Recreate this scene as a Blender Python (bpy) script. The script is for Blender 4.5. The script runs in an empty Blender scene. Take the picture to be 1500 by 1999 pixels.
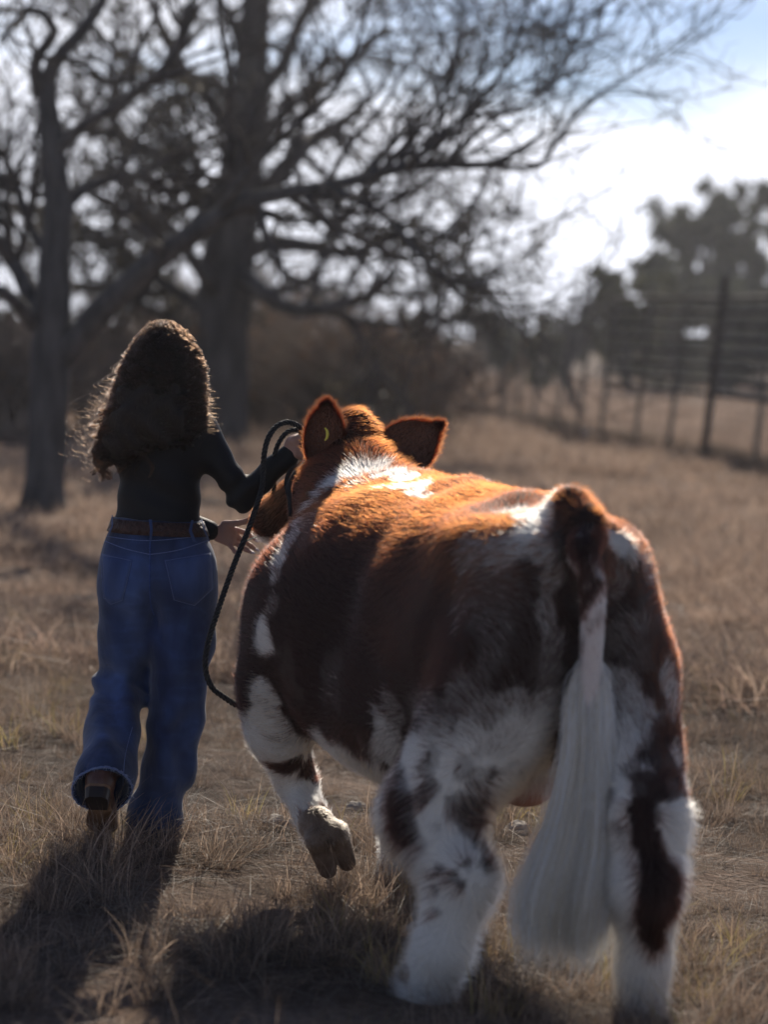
import bpy, math, random, time
import numpy as np
from mathutils import Vector, Matrix
from mathutils.bvhtree import BVHTree
T0 = time.time()
random.seed(7)
RNG = np.random.default_rng(11)
sc = bpy.context.scene
COL = sc.collection
R = math.radians

# ------------------------------------------------------------------ camera
FPX = 4720.0
CAMZ = 1.63
PITCH = math.atan(345 / FPX)
ROLL = R(3.0)
cam_d = bpy.data.cameras.new('camera')
cam = bpy.data.objects.new('camera', cam_d)
COL.objects.link(cam)
cam_d.sensor_fit = 'VERTICAL'
cam_d.sensor_height = 36.0
cam_d.sensor_width = 27.0
cam_d.lens = 36.0 * FPX / 1999.0
cam_d.clip_start = 0.1
cam_d.clip_end = 6000
cam_d.dof.use_dof = True
cam_d.dof.focus_distance = 7.55
cam_d.dof.aperture_fstop = 1.9
CROT = Matrix.Rotation(R(90) - PITCH, 3, 'X') @ Matrix.Rotation(ROLL, 3, 'Z')
cam.matrix_world = Matrix.Translation((0, 0, CAMZ)) @ CROT.to_4x4()
sc.camera = cam
CR = np.array(CROT)

# ------------------------------------------------------------------ sky and sun
SUN_EL, SUN_AZ = R(31), R(3)          # azimuth measured from +Y towards +X
world = bpy.data.worlds.new('World')
sc.world = world
world.use_nodes = True
wn, wl = world.node_tree.nodes, world.node_tree.links
wn.clear()
w_out = wn.new('ShaderNodeOutputWorld')
w_bg = wn.new('ShaderNodeBackground')
w_bg.inputs['Strength'].default_value = 0.05
sky = wn.new('ShaderNodeTexSky')
sky.sky_type = 'NISHITA'
sky.sun_disc = False
sky.sun_elevation = SUN_EL
sky.sun_rotation = SUN_AZ
sky.air_density = 1.0
sky.dust_density = 0.15
sky.ozone_density = 2.5
tc = wn.new('ShaderNodeTexCoord')
mp = wn.new('ShaderNodeMapping')
mp.inputs['Location'].default_value = (4.22, 2.2, 0.60)
mp.inputs['Rotation'].default_value = (0.0, R(-14), 0.0)
mp.inputs['Scale'].default_value = (4.0, 4.0, 15.0)
nz = wn.new('ShaderNodeTexNoise')
nz.inputs['Scale'].default_value = 1.0
nz.inputs['Detail'].default_value = 5.0
nz.inputs['Roughness'].default_value = 0.5
nz.inputs['Distortion'].default_value = 0.35
ramp = wn.new('ShaderNodeValToRGB')
ramp.color_ramp.elements[0].position = 0.40
ramp.color_ramp.elements[1].position = 0.66
cmix = wn.new('ShaderNodeMixRGB')
bw = wn.new('ShaderNodeRGBToBW')
cgain = wn.new('ShaderNodeMixRGB'); cgain.blend_type = 'MULTIPLY'; cgain.inputs['Fac'].default_value = 1
cgain.inputs['Color2'].default_value = (.49, .505, .56, 1)
cpw = wn.new('ShaderNodeMath'); cpw.operation = 'POWER'; cpw.inputs[1].default_value = 1.9
wl.new(sky.outputs['Color'], bw.inputs['Color'])
wl.new(bw.outputs['Val'], cpw.inputs[0])
cap = wn.new('ShaderNodeMath'); cap.operation = 'MINIMUM'; cap.inputs[1].default_value = 50.0
wl.new(cpw.outputs[0], cap.inputs[0])
wl.new(cap.outputs[0], cgain.inputs['Color1'])
wl.new(cgain.outputs['Color'], cmix.inputs['Color2'])
wl.new(tc.outputs['Generated'], mp.inputs['Vector'])
wl.new(mp.outputs['Vector'], nz.inputs['Vector'])
sep = wn.new('ShaderNodeSeparateXYZ')
wl.new(tc.outputs['Generated'], sep.inputs[0])
lowc = wn.new('ShaderNodeMapRange')      # more cloud and haze towards the horizon, all round
lowc.interpolation_type = 'SMOOTHSTEP'
lowc.inputs['From Min'].default_value = 0.03; lowc.inputs['From Max'].default_value = 0.15
lowc.inputs['To Min'].default_value = 0.34; lowc.inputs['To Max'].default_value = -0.02
wl.new(sep.outputs['Z'], lowc.inputs['Value'])
addn = wn.new('ShaderNodeMath'); addn.operation = 'ADD'
wl.new(nz.outputs['Fac'], addn.inputs[0]); wl.new(lowc.outputs[0], addn.inputs[1])
wl.new(addn.outputs[0], ramp.inputs['Fac'])
wl.new(ramp.outputs['Color'], cmix.inputs['Fac'])
tint = wn.new('ShaderNodeMixRGB'); tint.blend_type = 'MULTIPLY'; tint.inputs['Fac'].default_value = 1
tint.inputs['Color2'].default_value = (1.45, 1.52, 1.85, 1)
wl.new(sky.outputs['Color'], tint.inputs['Color1'])
wl.new(tint.outputs['Color'], cmix.inputs['Color1'])
wl.new(cmix.outputs['Color'], w_bg.inputs['Color'])
wl.new(w_bg.outputs['Background'], w_out.inputs['Surface'])

sun_d = bpy.data.lights.new('sun', 'SUN')
sun = bpy.data.objects.new('sun', sun_d)
COL.objects.link(sun)
sun_d.energy = 5.0
sun_d.angle = R(0.53)
sun_d.color = (1.0, 0.90, 0.76)
sdir = Vector((math.sin(SUN_AZ) * math.cos(SUN_EL), math.cos(SUN_AZ) * math.cos(SUN_EL), math.sin(SUN_EL)))
sun.rotation_euler = sdir.to_track_quat('Z', 'Y').to_euler()
sun.location = (0, 0, 30)

vs = sc.view_settings
vs.view_transform = 'Standard'
vs.look = 'None'
vs.exposure = 0.0
vs.gamma = 1.0
vs.use_curve_mapping = False
sc.render.engine = 'CYCLES'
cy = sc.cycles
cy.use_denoising = True
cy.max_bounces = 8
cy.diffuse_bounces = 3
cy.glossy_bounces = 3
cy.transmission_bounces = 6
cy.transparent_max_bounces = 8
cy.caustics_reflective = False
cy.caustics_refractive = False
try:
    sc.cycles_curves.shape = 'RIBBONS'
    sc.cycles_curves.subdivisions = 2
except Exception:
    pass


def at(px, py, Y):
    """point seen at photo pixel (px, py) at horizontal distance Y"""
    d = CR @ np.array([(px - 750) / FPX, (1000 - py) / FPX, -1.0])
    t = Y / d[1]
    return np.array([0, 0, CAMZ]) + d * t


def ray(px, py):
    d = CR @ np.array([(px - 750) / FPX, (1000 - py) / FPX, -1.0])
    return Vector((0, 0, CAMZ)), Vector(d).normalized()


def ground_at(px, py):
    d = CR @ np.array([(px - 750) / FPX, (1000 - py) / FPX, -1.0])
    t = -CAMZ / d[2]
    return np.array([0, 0, CAMZ]) + d * t


# ------------------------------------------------------------------ helpers
def tag(o, label=None, cat=None, group=None, kind=None):
    if label: o['label'] = label
    if cat: o['category'] = cat
    if group: o['group'] = group
    if kind: o['kind'] = kind
    return o


def empty(name, loc=(0, 0, 0), rz=0.0):
    o = bpy.data.objects.new(name, None)
    COL.objects.link(o)
    o.location = loc
    o.rotation_euler = (0, 0, rz)
    o.empty_display_size = 0.1
    return o


def mesh_data(name, V, F, smooth=True):
    V = np.asarray(V, dtype=np.float32)
    F = np.asarray(F, dtype=np.int32)
    me = bpy.data.meshes.new(name)
    me.vertices.add(len(V))
    me.vertices.foreach_set('co', V.ravel())
    k = F.shape[1]
    me.loops.add(F.size)
    me.loops.foreach_set('vertex_index', F.ravel())
    me.polygons.add(len(F))
    me.polygons.foreach_set('loop_start', np.arange(0, F.size, k, dtype=np.int32))
    me.update(calc_edges=True)
    if smooth:
        me.polygons.foreach_set('use_smooth', np.ones(len(F), dtype=bool))
    me.update()
    return me


def mk(name, V, F, mat=None, parent=None, smooth=True):
    me = mesh_data(name, V, F, smooth)
    o = bpy.data.objects.new(name, me)
    COL.objects.link(o)
    if mat: me.materials.append(mat)
    if parent: o.parent = parent
    return o


def vcol(me, name, C):
    """C: per-vertex rgb"""
    a = me.attributes.new(name, 'FLOAT_COLOR', 'POINT')
    buf = np.ones((len(C), 4), dtype=np.float32)
    buf[:, :3] = C
    a.data.foreach_set('color', buf.ravel())


def join(parts):
    Vs, Fs, n = [], [], 0
    for V, F in parts:
        Vs.append(np.asarray(V)); Fs.append(np.asarray(F) + n); n += len(V)
    return np.vstack(Vs), np.vstack(Fs)


def norm(v):
    v = np.asarray(v, dtype=float)
    return v / (np.linalg.norm(v, axis=-1, keepdims=True) + 1e-12)


def hash3(i, j, k):
    n = (i * 374761393 + j * 668265263 + k * 1274126177) & 0x7fffffff
    n = ((n ^ (n >> 13)) * 1103515245) & 0x7fffffff
    n = ((n ^ (n >> 16)) * 69069) & 0x7fffffff
    return (n & 0xffff) / 65535.0


def vnoise(P, s=1.0, seed=0):
    P = np.asarray(P, dtype=float) * s + seed * 17.31
    I = np.floor(P).astype(np.int64)
    f = P - I
    f = f * f * (3 - 2 * f)
    i, j, k = I[..., 0], I[..., 1], I[..., 2]
    fx, fy, fz = f[..., 0], f[..., 1], f[..., 2]
    def L(a, b, t): return a + (b - a) * t
    return L(L(L(hash3(i, j, k), hash3(i + 1, j, k), fx), L(hash3(i, j + 1, k), hash3(i + 1, j + 1, k), fx), fy),
             L(L(hash3(i, j, k + 1), hash3(i + 1, j, k + 1), fx), L(hash3(i, j + 1, k + 1), hash3(i + 1, j + 1, k + 1), fx), fy), fz)


def fbm(P, s=1.0, seed=0, oct=3):
    r, a, t = 0, 1.0, 0
    for o in range(oct):
        r = r + a * vnoise(P, s * 2 ** o, seed + o * 3); t += a; a *= .5
    return r / t


def sstep(a, b, x):
    t = np.clip((x - a) / (b - a), 0, 1)
    return t * t * (3 - 2 * t)


def resample(P, n, *others):
    """smooth (Catmull-Rom) resample of a polyline to n points"""
    P = np.asarray(P, dtype=float)
    outs = []
    d = np.r_[0, np.cumsum(np.linalg.norm(np.diff(P, axis=0), axis=1))]
    u = np.linspace(0, d[-1], n)
    idx = np.clip(np.searchsorted(d, u, side='right') - 1, 0, len(P) - 2)
    t = (u - d[idx]) / (d[idx + 1] - d[idx] + 1e-9)
    def cr(Q):
        Q = np.asarray(Q, dtype=float)
        Qm = Q[np.clip(idx - 1, 0, None)]; Q0 = Q[idx]; Q1 = Q[idx + 1]; Q2 = Q[np.clip(idx + 2, None, len(Q) - 1)]
        tt = t[:, None] if Q.ndim > 1 else t
        return .5 * ((2 * Q0) + (-Qm + Q1) * tt + (2 * Qm - 5 * Q0 + 4 * Q1 - Q2) * tt ** 2 + (-Qm + 3 * Q0 - 3 * Q1 + Q2) * tt ** 3)
    outs.append(cr(P))
    for o in others: outs.append(cr(o))
    return outs if others else outs[0]


def tubes(P, Rr, sides=6, cap=False, ref=(0.13, 1.0, 0.21)):
    """P (N,K,3), Rr (N,K) -> verts, quads"""
    P = np.asarray(P, dtype=float)
    if P.ndim == 2: P = P[None]; Rr = np.asarray(Rr)[None]
    N, K, _ = P.shape
    Tn = norm(np.gradient(P, axis=1))
    A = norm(np.cross(Tn, np.array(ref)))
    B = np.cross(Tn, A)
    th = np.linspace(0, 2 * np.pi, sides, endpoint=False)
    ring = A[:, :, None] * np.cos(th)[:, None] + B[:, :, None] * np.sin(th)[:, None]
    V = (P[:, :, None] + ring * np.asarray(Rr)[:, :, None, None]).reshape(-1, 3)
    n, k, s = np.meshgrid(np.arange(N), np.arange(K - 1), np.arange(sides), indexing='ij')
    base = n * K * sides
    s1 = (s + 1) % sides
    F = np.stack([base + k * sides + s, base + k * sides + s1, base + (k + 1) * sides + s1, base + (k + 1) * sides + s], -1).reshape(-1, 4)
    return V, F


class SDF:
    def __init__(s, lo, hi, h):
        s.lo, s.h = np.array(lo, float), h
        s.n = np.ceil((np.array(hi) - s.lo) / h).astype(int) + 1
        ax = [(s.lo[i] + h * np.arange(s.n[i])).astype(np.float32) for i in range(3)]
        s.X, s.Y, s.Z = ax[0][:, None, None], ax[1][None, :, None], ax[2][None, None, :]
        s.f = np.full(tuple(s.n), 9.0, dtype=np.float32)

    def box(s, lo, hi, pad):
        sl = []
        for i in range(3):
            a = int(max(0, math.floor((lo[i] - pad - s.lo[i]) / s.h)))
            b = int(min(s.n[i], math.ceil((hi[i] + pad - s.lo[i]) / s.h) + 1))
            sl.append(slice(a, max(a, b)))
        return tuple(sl)

    def comb(s, sl, d, k, sub=False):
        f = s.f[sl]
        if sub:
            d = -d
            h = np.clip(.5 - .5 * (d - f) / k, 0, 1) if k > 0 else (d < f).astype(np.float32)
            s.f[sl] = d * (1 - h) + f * h + k * h * (1 - h)
        else:
            h = np.clip(.5 + .5 * (f - d) / k, 0, 1) if k > 0 else (d < f).astype(np.float32)
            s.f[sl] = f * (1 - h) + d * h - k * h * (1 - h)

    def ell(s, c, r, k=.05, rot=None, sub=False):
        c, r = np.array(c, float), np.array(r, float)
        m = r.max() if rot is not None else r
        sl = s.box(c - m, c + m, .22 + k)
        x, y, z = s.X[sl[0]] - c[0], s.Y[:, sl[1]] - c[1], s.Z[:, :, sl[2]] - c[2]
        if rot is not None:
            M = np.array(rot, float)   # columns = local axes
            x, y, z = [x * M[0, i] + y * M[1, i] + z * M[2, i] for i in range(3)]
        k0 = np.sqrt((x / r[0]) ** 2 + (y / r[1]) ** 2 + (z / r[2]) ** 2)
        k1 = np.sqrt((x / r[0] ** 2) ** 2 + (y / r[1] ** 2) ** 2 + (z / r[2] ** 2) ** 2) + 1e-6
        s.comb(sl, (k0 * (k0 - 1) / k1).astype(np.float32), k, sub)
        return s

    def cone(s, a, b, ra, rb, k=.04, sub=False, flat=None):
        """round cone; flat=(axis, factor) squashes the distance along an axis direction"""
        a, b = np.array(a, float), np.array(b, float)
        m = max(ra, rb) * (1 if flat is None else max(1, flat[1]))
        sl = s.box(np.minimum(a, b) - m, np.maximum(a, b) + m, .2 + k)
        x, y, z = s.X[sl[0]] - a[0], s.Y[:, sl[1]] - a[1], s.Z[:, :, sl[2]] - a[2]
        ba = b - a
        t = np.clip((x * ba[0] + y * ba[1] + z * ba[2]) / (ba @ ba), 0, 1)
        x, y, z = x - t * ba[0], y - t * ba[1], z - t * ba[2]
        if flat is not None:
            n = norm(flat[0]); q = x * n[0] + y * n[1] + z * n[2]
            g = (1 / flat[1] - 1)
            x, y, z = x + q * n[0] * g, y + q * n[1] * g, z + q * n[2] * g
        d = np.sqrt(x * x + y * y + z * z) - (ra + (rb - ra) * t)
        s.comb(sl, d.astype(np.float32), k, sub)
        return s

    def chain(s, pts, rad, k=.04, **kw):
        for i in range(len(pts) - 1): s.cone(pts[i], pts[i + 1], rad[i], rad[i + 1], k, **kw)
        return s

    def disp(s, fn):
        s.f = s.f + fn(s.X, s.Y, s.Z).astype(np.float32)

    def mesh(s):
        f = s.f
        nx, ny, nz = f.shape
        ins = f < 0
        acc = np.zeros((nx - 1, ny - 1, nz - 1, 3), np.float32)
        cnt = np.zeros((nx - 1, ny - 1, nz - 1), np.float32)
        edges = {}
        for ax in range(3):
            sa = [slice(None)] * 3; sb = [slice(None)] * 3
            sa[ax] = slice(0, -1); sb[ax] = slice(1, None)
            fa, fb = f[tuple(sa)], f[tuple(sb)]
            cr = ins[tuple(sa)] != ins[tuple(sb)]
            edges[ax] = cr
            ii = np.argwhere(cr)
            va, vb = fa[cr], fb[cr]
            t = va / (va - vb)
            pos = ii.astype(np.float32); pos[:, ax] += t
            o1, o2 = [a for a in range(3) if a != ax]
            for d1 in (0, -1):
                for d2 in (0, -1):
                    c = ii.copy(); c[:, o1] += d1; c[:, o2] += d2
                    ok = (c[:, o1] >= 0) & (c[:, o2] >= 0) & (c[:, o1] < [nx, ny, nz][o1] - 1) & (c[:, o2] < [nx, ny, nz][o2] - 1)
                    cc = c[ok]
                    np.add.at(acc, (cc[:, 0], cc[:, 1], cc[:, 2]), pos[ok])
                    np.add.at(cnt, (cc[:, 0], cc[:, 1], cc[:, 2]), 1)
        act = cnt > 0
        vid = np.full(cnt.shape, -1, np.int64)
        vid[act] = np.arange(act.sum())
        V = acc[act] / cnt[act][:, None] * s.h + s.lo
        F = []
        for ax in range(3):
            o1, o2 = [(1, 2), (2, 0), (0, 1)][ax]
            ii = np.argwhere(edges[ax])
            ok = (ii[:, o1] > 0) & (ii[:, o2] > 0) & (ii[:, o1] < [nx, ny, nz][o1] - 1) & (ii[:, o2] < [nx, ny, nz][o2] - 1)
            ii = ii[ok]
            q = []
            for d1, d2 in ((-1, -1), (0, -1), (0, 0), (-1, 0)):
                c = ii.copy(); c[:, o1] += d1; c[:, o2] += d2
                q.append(vid[c[:, 0], c[:, 1], c[:, 2]])
            q = np.stack(q, 1)
            flip = ~ins[ii[:, 0], ii[:, 1], ii[:, 2]]
            q[flip] = q[flip][:, ::-1]
            F.append(q)
        F = np.vstack(F)
        F = F[(F >= 0).all(1)]
        return V, F


def relax(V, F, it=2):
    n = len(V)
    a = F.ravel(); b = np.roll(F, -1, axis=1).ravel()
    deg = np.bincount(a, minlength=n) + np.bincount(b, minlength=n)
    for _ in range(it):
        S = np.zeros_like(V)
        for c in range(3):
            S[:, c] = np.bincount(a, V[b, c], n) + np.bincount(b, V[a, c], n)
        V = V * .4 + .6 * S / np.maximum(deg, 1)[:, None]
    return V


def curves(name, P, rad, color, mat, parent=None):
    """P (N,K,3) strands, rad (N,K) radii, color (N,3)"""
    N, K, _ = P.shape
    h = bpy.data.hair_curves.new(name)
    h.add_curves([K] * N)
    h.attributes['position'].data.foreach_set('vector', P.astype(np.float32).ravel())
    ra = h.attributes.get('radius') or h.attributes.new('radius', 'FLOAT', 'POINT')
    ra.data.foreach_set('value', np.broadcast_to(rad, (N, K)).astype(np.float32).ravel())
    ca = h.attributes.new('tint', 'FLOAT_COLOR', 'CURVE')
    buf = np.ones((N, 4), np.float32); buf[:, :3] = color
    ca.data.foreach_set('color', buf.ravel())
    h.materials.append(mat)
    o = bpy.data.objects.new(name, h)
    COL.objects.link(o)
    if parent: o.parent = parent
    return o


def sample_mesh(V, F, n, rng, weight=None):
    """area weighted surface samples -> points, normals"""
    a, b, c, d = V[F[:, 0]], V[F[:, 1]], V[F[:, 2]], V[F[:, 3]]
    N = np.cross(c - a, d - b)
    ar = np.linalg.norm(N, axis=1) * .5
    if weight is not None: ar = ar * weight((a + c) / 2)
    fi = rng.choice(len(F), n, p=ar / ar.sum())
    u, v = rng.random((n, 1)), rng.random((n, 1))
    P = (a[fi] * (1 - u) + b[fi] * u) * (1 - v) + (d[fi] * (1 - u) + c[fi] * u) * v
    # smooth normals
    vn = np.zeros_like(V)
    for k in range(4):
        for x in range(3): vn[:, x] += np.bincount(F[:, k], N[:, x], len(V))
    vn = norm(vn)
    n4 = [vn[F[fi, k]] for k in range(4)]
    Nn = norm((n4[0] * (1 - u) + n4[1] * u) * (1 - v) + (n4[3] * (1 - u) + n4[2] * u) * v)
    return P, Nn


def bvh_of(V, F, M=None):
    if M is not None:
        V = np.asarray(V) @ np.array(M.to_3x3()).T + np.array(M.translation)
    return BVHTree.FromPolygons([tuple(v) for v in V], [tuple(int(i) for i in f) for f in F])


def cast(bvh, px, py):
    o, d = ray(px, py)
    h, n, i, t = bvh.ray_cast(o, d)
    if h is None: return None, None
    if n.dot(d) > 0: n = -n
    return np.array(h), np.array(n)


# ------------------------------------------------------------------ materials
def new_mat(name):
    m = bpy.data.materials.new(name)
    m.use_nodes = True
    nt = m.node_tree
    return m, nt, nt.nodes['Principled BSDF']


def mat(name, col, col2=None, rough=.8, scale=8.0, bump=0.0, bscale=None, stretch=None, detail=4, trans=0.0, metallic=0, spec=.3, attr=None, fac=(.35, .65)):
    m, nt, bs = new_mat(name)
    N, L = nt.nodes, nt.links
    bs.inputs['Roughness'].default_value = rough
    bs.inputs['Metallic'].default_value = metallic
    bs.inputs['Specular IOR Level'].default_value = spec
    t = N.new('ShaderNodeTexCoord'); mpn = N.new('ShaderNodeMapping')
    L.new(t.outputs['Object'], mpn.inputs['Vector'])
    if stretch: mpn.inputs['Scale'].default_value = stretch
    n1 = N.new('ShaderNodeTexNoise'); n1.inputs['Scale'].default_value = scale; n1.inputs['Detail'].default_value = detail
    L.new(mpn.outputs['Vector'], n1.inputs['Vector'])
    cr = N.new('ShaderNodeValToRGB')
    cr.color_ramp.elements[0].position, cr.color_ramp.elements[1].position = fac
    cr.color_ramp.elements[0].color = (*col, 1)
    cr.color_ramp.elements[1].color = (*(col2 or [c * 1.35 for c in col]), 1)
    L.new(n1.outputs['Fac'], cr.inputs['Fac'])
    colout = cr.outputs['Color']
    if attr:
        a = N.new('ShaderNodeAttribute'); a.attribute_name = attr
        mx = N.new('ShaderNodeMixRGB'); mx.blend_type = 'MULTIPLY'; mx.inputs['Fac'].default_value = 1
        L.new(colout, mx.inputs['Color1']); L.new(a.outputs['Color'], mx.inputs['Color2'])
        colout = mx.outputs['Color']
    L.new(colout, bs.inputs['Base Color'])
    if bump:
        n2 = N.new('ShaderNodeTexNoise'); n2.inputs['Scale'].default_value = bscale or scale * 3; n2.inputs['Detail'].default_value = 5
        L.new(mpn.outputs['Vector'], n2.inputs['Vector'])
        bp = N.new('ShaderNodeBump'); bp.inputs['Strength'].default_value = min(1, bump); bp.inputs['Distance'].default_value = .02
        L.new(n2.outputs['Fac'], bp.inputs['Height'])
        L.new(bp.outputs['Normal'], bs.inputs['Normal'])
    if trans:
        tr = N.new('ShaderNodeBsdfTranslucent'); ms = N.new('ShaderNodeMixShader'); ms.inputs[0].default_value = trans
        L.new(colout, tr.inputs['Color'])
        L.new(bs.outputs[0], ms.inputs[1]); L.new(tr.outputs[0], ms.inputs[2])
        L.new(ms.outputs[0], N['Material Output'].inputs['Surface'])
    return m


def hair_mat(name, rough=.35, rad_rough=.5, attr='tint', diffuse=0.0):
    m = bpy.data.materials.new(name); m.use_nodes = True
    N, L = m.node_tree.nodes, m.node_tree.links
    N.clear()
    o = N.new('ShaderNodeOutputMaterial')
    hb = N.new('ShaderNodeBsdfHairPrincipled')
    hb.parametrization = 'COLOR'
    hb.inputs['Roughness'].default_value = rough
    hb.inputs['Radial Roughness'].default_value = rad_rough
    hb.inputs['Random Roughness'].default_value = .2
    hb.inputs['IOR'].default_value = 1.45
    a = N.new('ShaderNodeAttribute'); a.attribute_name = attr
    L.new(a.outputs['Color'], hb.inputs['Color'])
    if diffuse:
        df = N.new('ShaderNodeBsdfDiffuse'); ms = N.new('ShaderNodeMixShader'); ms.inputs[0].default_value = diffuse
        L.new(a.outputs['Color'], df.inputs['Color'])
        L.new(hb.outputs[0], ms.inputs[1]); L.new(df.outputs[0], ms.inputs[2]); L.new(ms.outputs[0], o.inputs['Surface'])
    else:
        L.new(hb.outputs[0], o.inputs['Surface'])
    return m


M_bark1 = mat('oak_bark', (.045, .044, .045), (.105, .10, .10), rough=.95, scale=9, bump=1, bscale=14, stretch=(1, 1, .25))
M_bark2 = mat('old_oak_bark', (.05, .044, .042), (.11, .098, .092), rough=.95, scale=5, bump=1, bscale=8, stretch=(1, 1, .3))
M_twig = mat('twig_bark', (.045, .04, .04), (.10, .088, .082), rough=.9, scale=3)
M_leafdark = mat('live_oak_leaf', (.07, .078, .050), (.135, .14, .085), rough=.6, scale=1.5, trans=.35)
M_leafoak = mat('oak_leaf', (.05, .042, .032), (.10, .085, .055), rough=.6, scale=1.5, trans=.35)
M_leafolive = mat('juniper_leaf', (.05, .055, .016), (.11, .105, .03), rough=.7, scale=1.2, trans=.35)
M_leafdry = mat('dry_leaf', (.16, .085, .04), (.26, .15, .07), rough=.7, scale=2, trans=.4)
M_brush = mat('dry_brush_twig', (.17, .135, .11), (.32, .25, .20), rough=.9, scale=1.5)
M_brushpale = mat('bare_bush_twig', (.16, .14, .13), (.26, .23, .21), rough=.9, scale=1.5)

# ------------------------------------------------------------------ ground
def gz(x, y):
    x, y = np.asarray(x, float), np.asarray(y, float)
    P = np.stack([x, y, np.zeros_like(x)], -1)
    n = (fbm(P, 1.7, 3, 3) - .5) * .07 + (fbm(P, .25, 5, 2) - .5) * .16 * sstep(9, 16, y)
    return n - .01


def build_ground():
    ys = np.r_[np.linspace(-6, 3.6, 14), np.linspace(3.7, 12, 150), np.geomspace(12.1, 60, 110), np.geomspace(62, 3000, 40)]
    us = np.sort(np.r_[np.linspace(-1, 1, 131), -np.geomspace(1.05, 6, 12), np.geomspace(1.05, 6, 12)])
    Yg, U = np.meshgrid(ys, us, indexing='ij')
    half = 1.2 + .26 * np.clip(Yg, 3, None)
    Xg = U * half
    Z = gz(Xg, Yg)
    Z = np.where(np.abs(U) > 1, Z * 1, Z)
    V = np.stack([Xg, Yg, Z], -1).reshape(-1, 3)
    ny, nu = Yg.shape
    i, j = np.meshgrid(np.arange(ny - 1), np.arange(nu - 1), indexing='ij')
    b = i * nu + j
    F = np.stack([b, b + 1, b + nu + 1, b + nu], -1).reshape(-1, 4)
    m, nt, bs = new_mat('dry_ground')
    N, L = nt.nodes, nt.links
    t = N.new('ShaderNodeTexCoord')
    def noise(s, d=5, r=.6):
        n = N.new('ShaderNodeTexNoise'); n.inputs['Scale'].default_value = s; n.inputs['Detail'].default_value = d; n.inputs['Roughness'].default_value = r
        L.new(t.outputs['Object'], n.inputs['Vector']); return n
    n1, n2, n3 = noise(.35, 5), noise(4, 6), noise(40, 5)
    r1 = N.new('ShaderNodeValToRGB'); e = r1.color_ramp.elements
    e[0].position = .40; e[0].color = (.11, .082, .066, 1); e[1].position = .66; e[1].color = (.44, .325, .25, 1)
    L.new(n1.outputs['Fac'], r1.inputs['Fac'])
    r2 = N.new('ShaderNodeValToRGB'); e = r2.color_ramp.elements
    e[0].position = .35; e[0].color = (.62, .62, .62, 1); e[1].position = .7; e[1].color = (1.15, 1.1, 1.05, 1)
    L.new(n2.outputs['Fac'], r2.inputs['Fac'])
    mx = N.new('ShaderNodeMixRGB'); mx.blend_type = 'MULTIPLY'; mx.inputs[0].default_value = 1
    L.new(r1.outputs[0], mx.inputs[1]); L.new(r2.outputs[0], mx.inputs[2])
    r3 = N.new('ShaderNodeValToRGB'); e = r3.color_ramp.elements
    e[0].position = .3; e[0].color = (.55, .5, .45, 1); e[1].position = .7; e[1].color = (1.2, 1.2, 1.2, 1)
    L.new(n3.outputs['Fac'], r3.inputs['Fac'])
    mx2 = N.new('ShaderNodeMixRGB'); mx2.blend_type = 'MULTIPLY'; mx2.inputs[0].default_value = 1
    L.new(mx.outputs[0], mx2.inputs[1]); L.new(r3.outputs[0], mx2.inputs[2])
    L.new(mx2.outputs[0], bs.inputs['Base Color'])
    bs.inputs['Roughness'].default_value = .95
    bs.inputs['Specular IOR Level'].default_value = .1
    bp = N.new('ShaderNodeBump'); bp.inputs['Strength'].default_value = .9; bp.inputs['Distance'].default_value = .03
    L.new(n3.outputs['Fac'], bp.inputs['Height']); L.new(bp.outputs[0], bs.inputs['Normal'])
    g = mk('ground', V, F, m)
    tag(g, kind='structure')


build_ground()

# ------------------------------------------------------------------ grass
def blades(n, spread, hmin, hmax, lean, width, rng, K=4, curl=.5, pal=None):
    ang = rng.random(n) * 2 * np.pi
    rad = np.sqrt(rng.random(n)) * spread
    base = np.stack([np.cos(ang) * rad, np.sin(ang) * rad, np.full(n, -.01)], -1)
    h = hmin + (hmax - hmin) * rng.random(n) ** 1.3
    az = ang + rng.normal(0, .9, n)
    ln = np.abs(rng.normal(lean, lean * .5, n))
    d = np.stack([np.cos(az), np.sin(az), np.zeros(n)], -1)
    t = np.linspace(0, 1, K)[None, :, None]
    side = np.stack([-np.sin(az), np.cos(az), np.zeros(n)], -1)
    bend = rng.normal(0, .35, n)[:, None, None]
    P = base[:, None] + h[:, None, None] * (t * np.array([0, 0, 1.0]) * (1 - .35 * (ln[:, None, None] * t) ** 1.0 * curl * 2).clip(.1) + d[:, None] * ln[:, None, None] * t ** 1.7 + side[:, None] * bend * t ** 2 * .6)
    P[:, :, 2] = np.maximum(P[:, :, 2], .004)
    P[:, 0, 2] = -.01
    wa = rng.random(n) * 2 * np.pi
    wv = np.stack([np.cos(wa), np.sin(wa), rng.normal(0, .3, n)], -1)
    w = width * (.6 + .8 * rng.random(n))
    wt = np.array([1, .85, .6, .12][:K]) if K == 4 else np.linspace(1, .12, K)
    off = wv[:, None] * (w[:, None] * wt[None])[:, :, None]
    V = np.stack([P - off, P + off], 2).reshape(-1, 3)
    i, k = np.meshgrid(np.arange(n), np.arange(K - 1), indexing='ij')
    b = (i * K + k) * 2
    F = np.stack([b, b + 1, b + 3, b + 2], -1).reshape(-1, 4)
    c = pal[rng.integers(0, len(pal), n)] * (.7 + .6 * rng.random((n, 1)))
    C = np.repeat(c, K * 2, axis=0)
    return V, F, C


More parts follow.
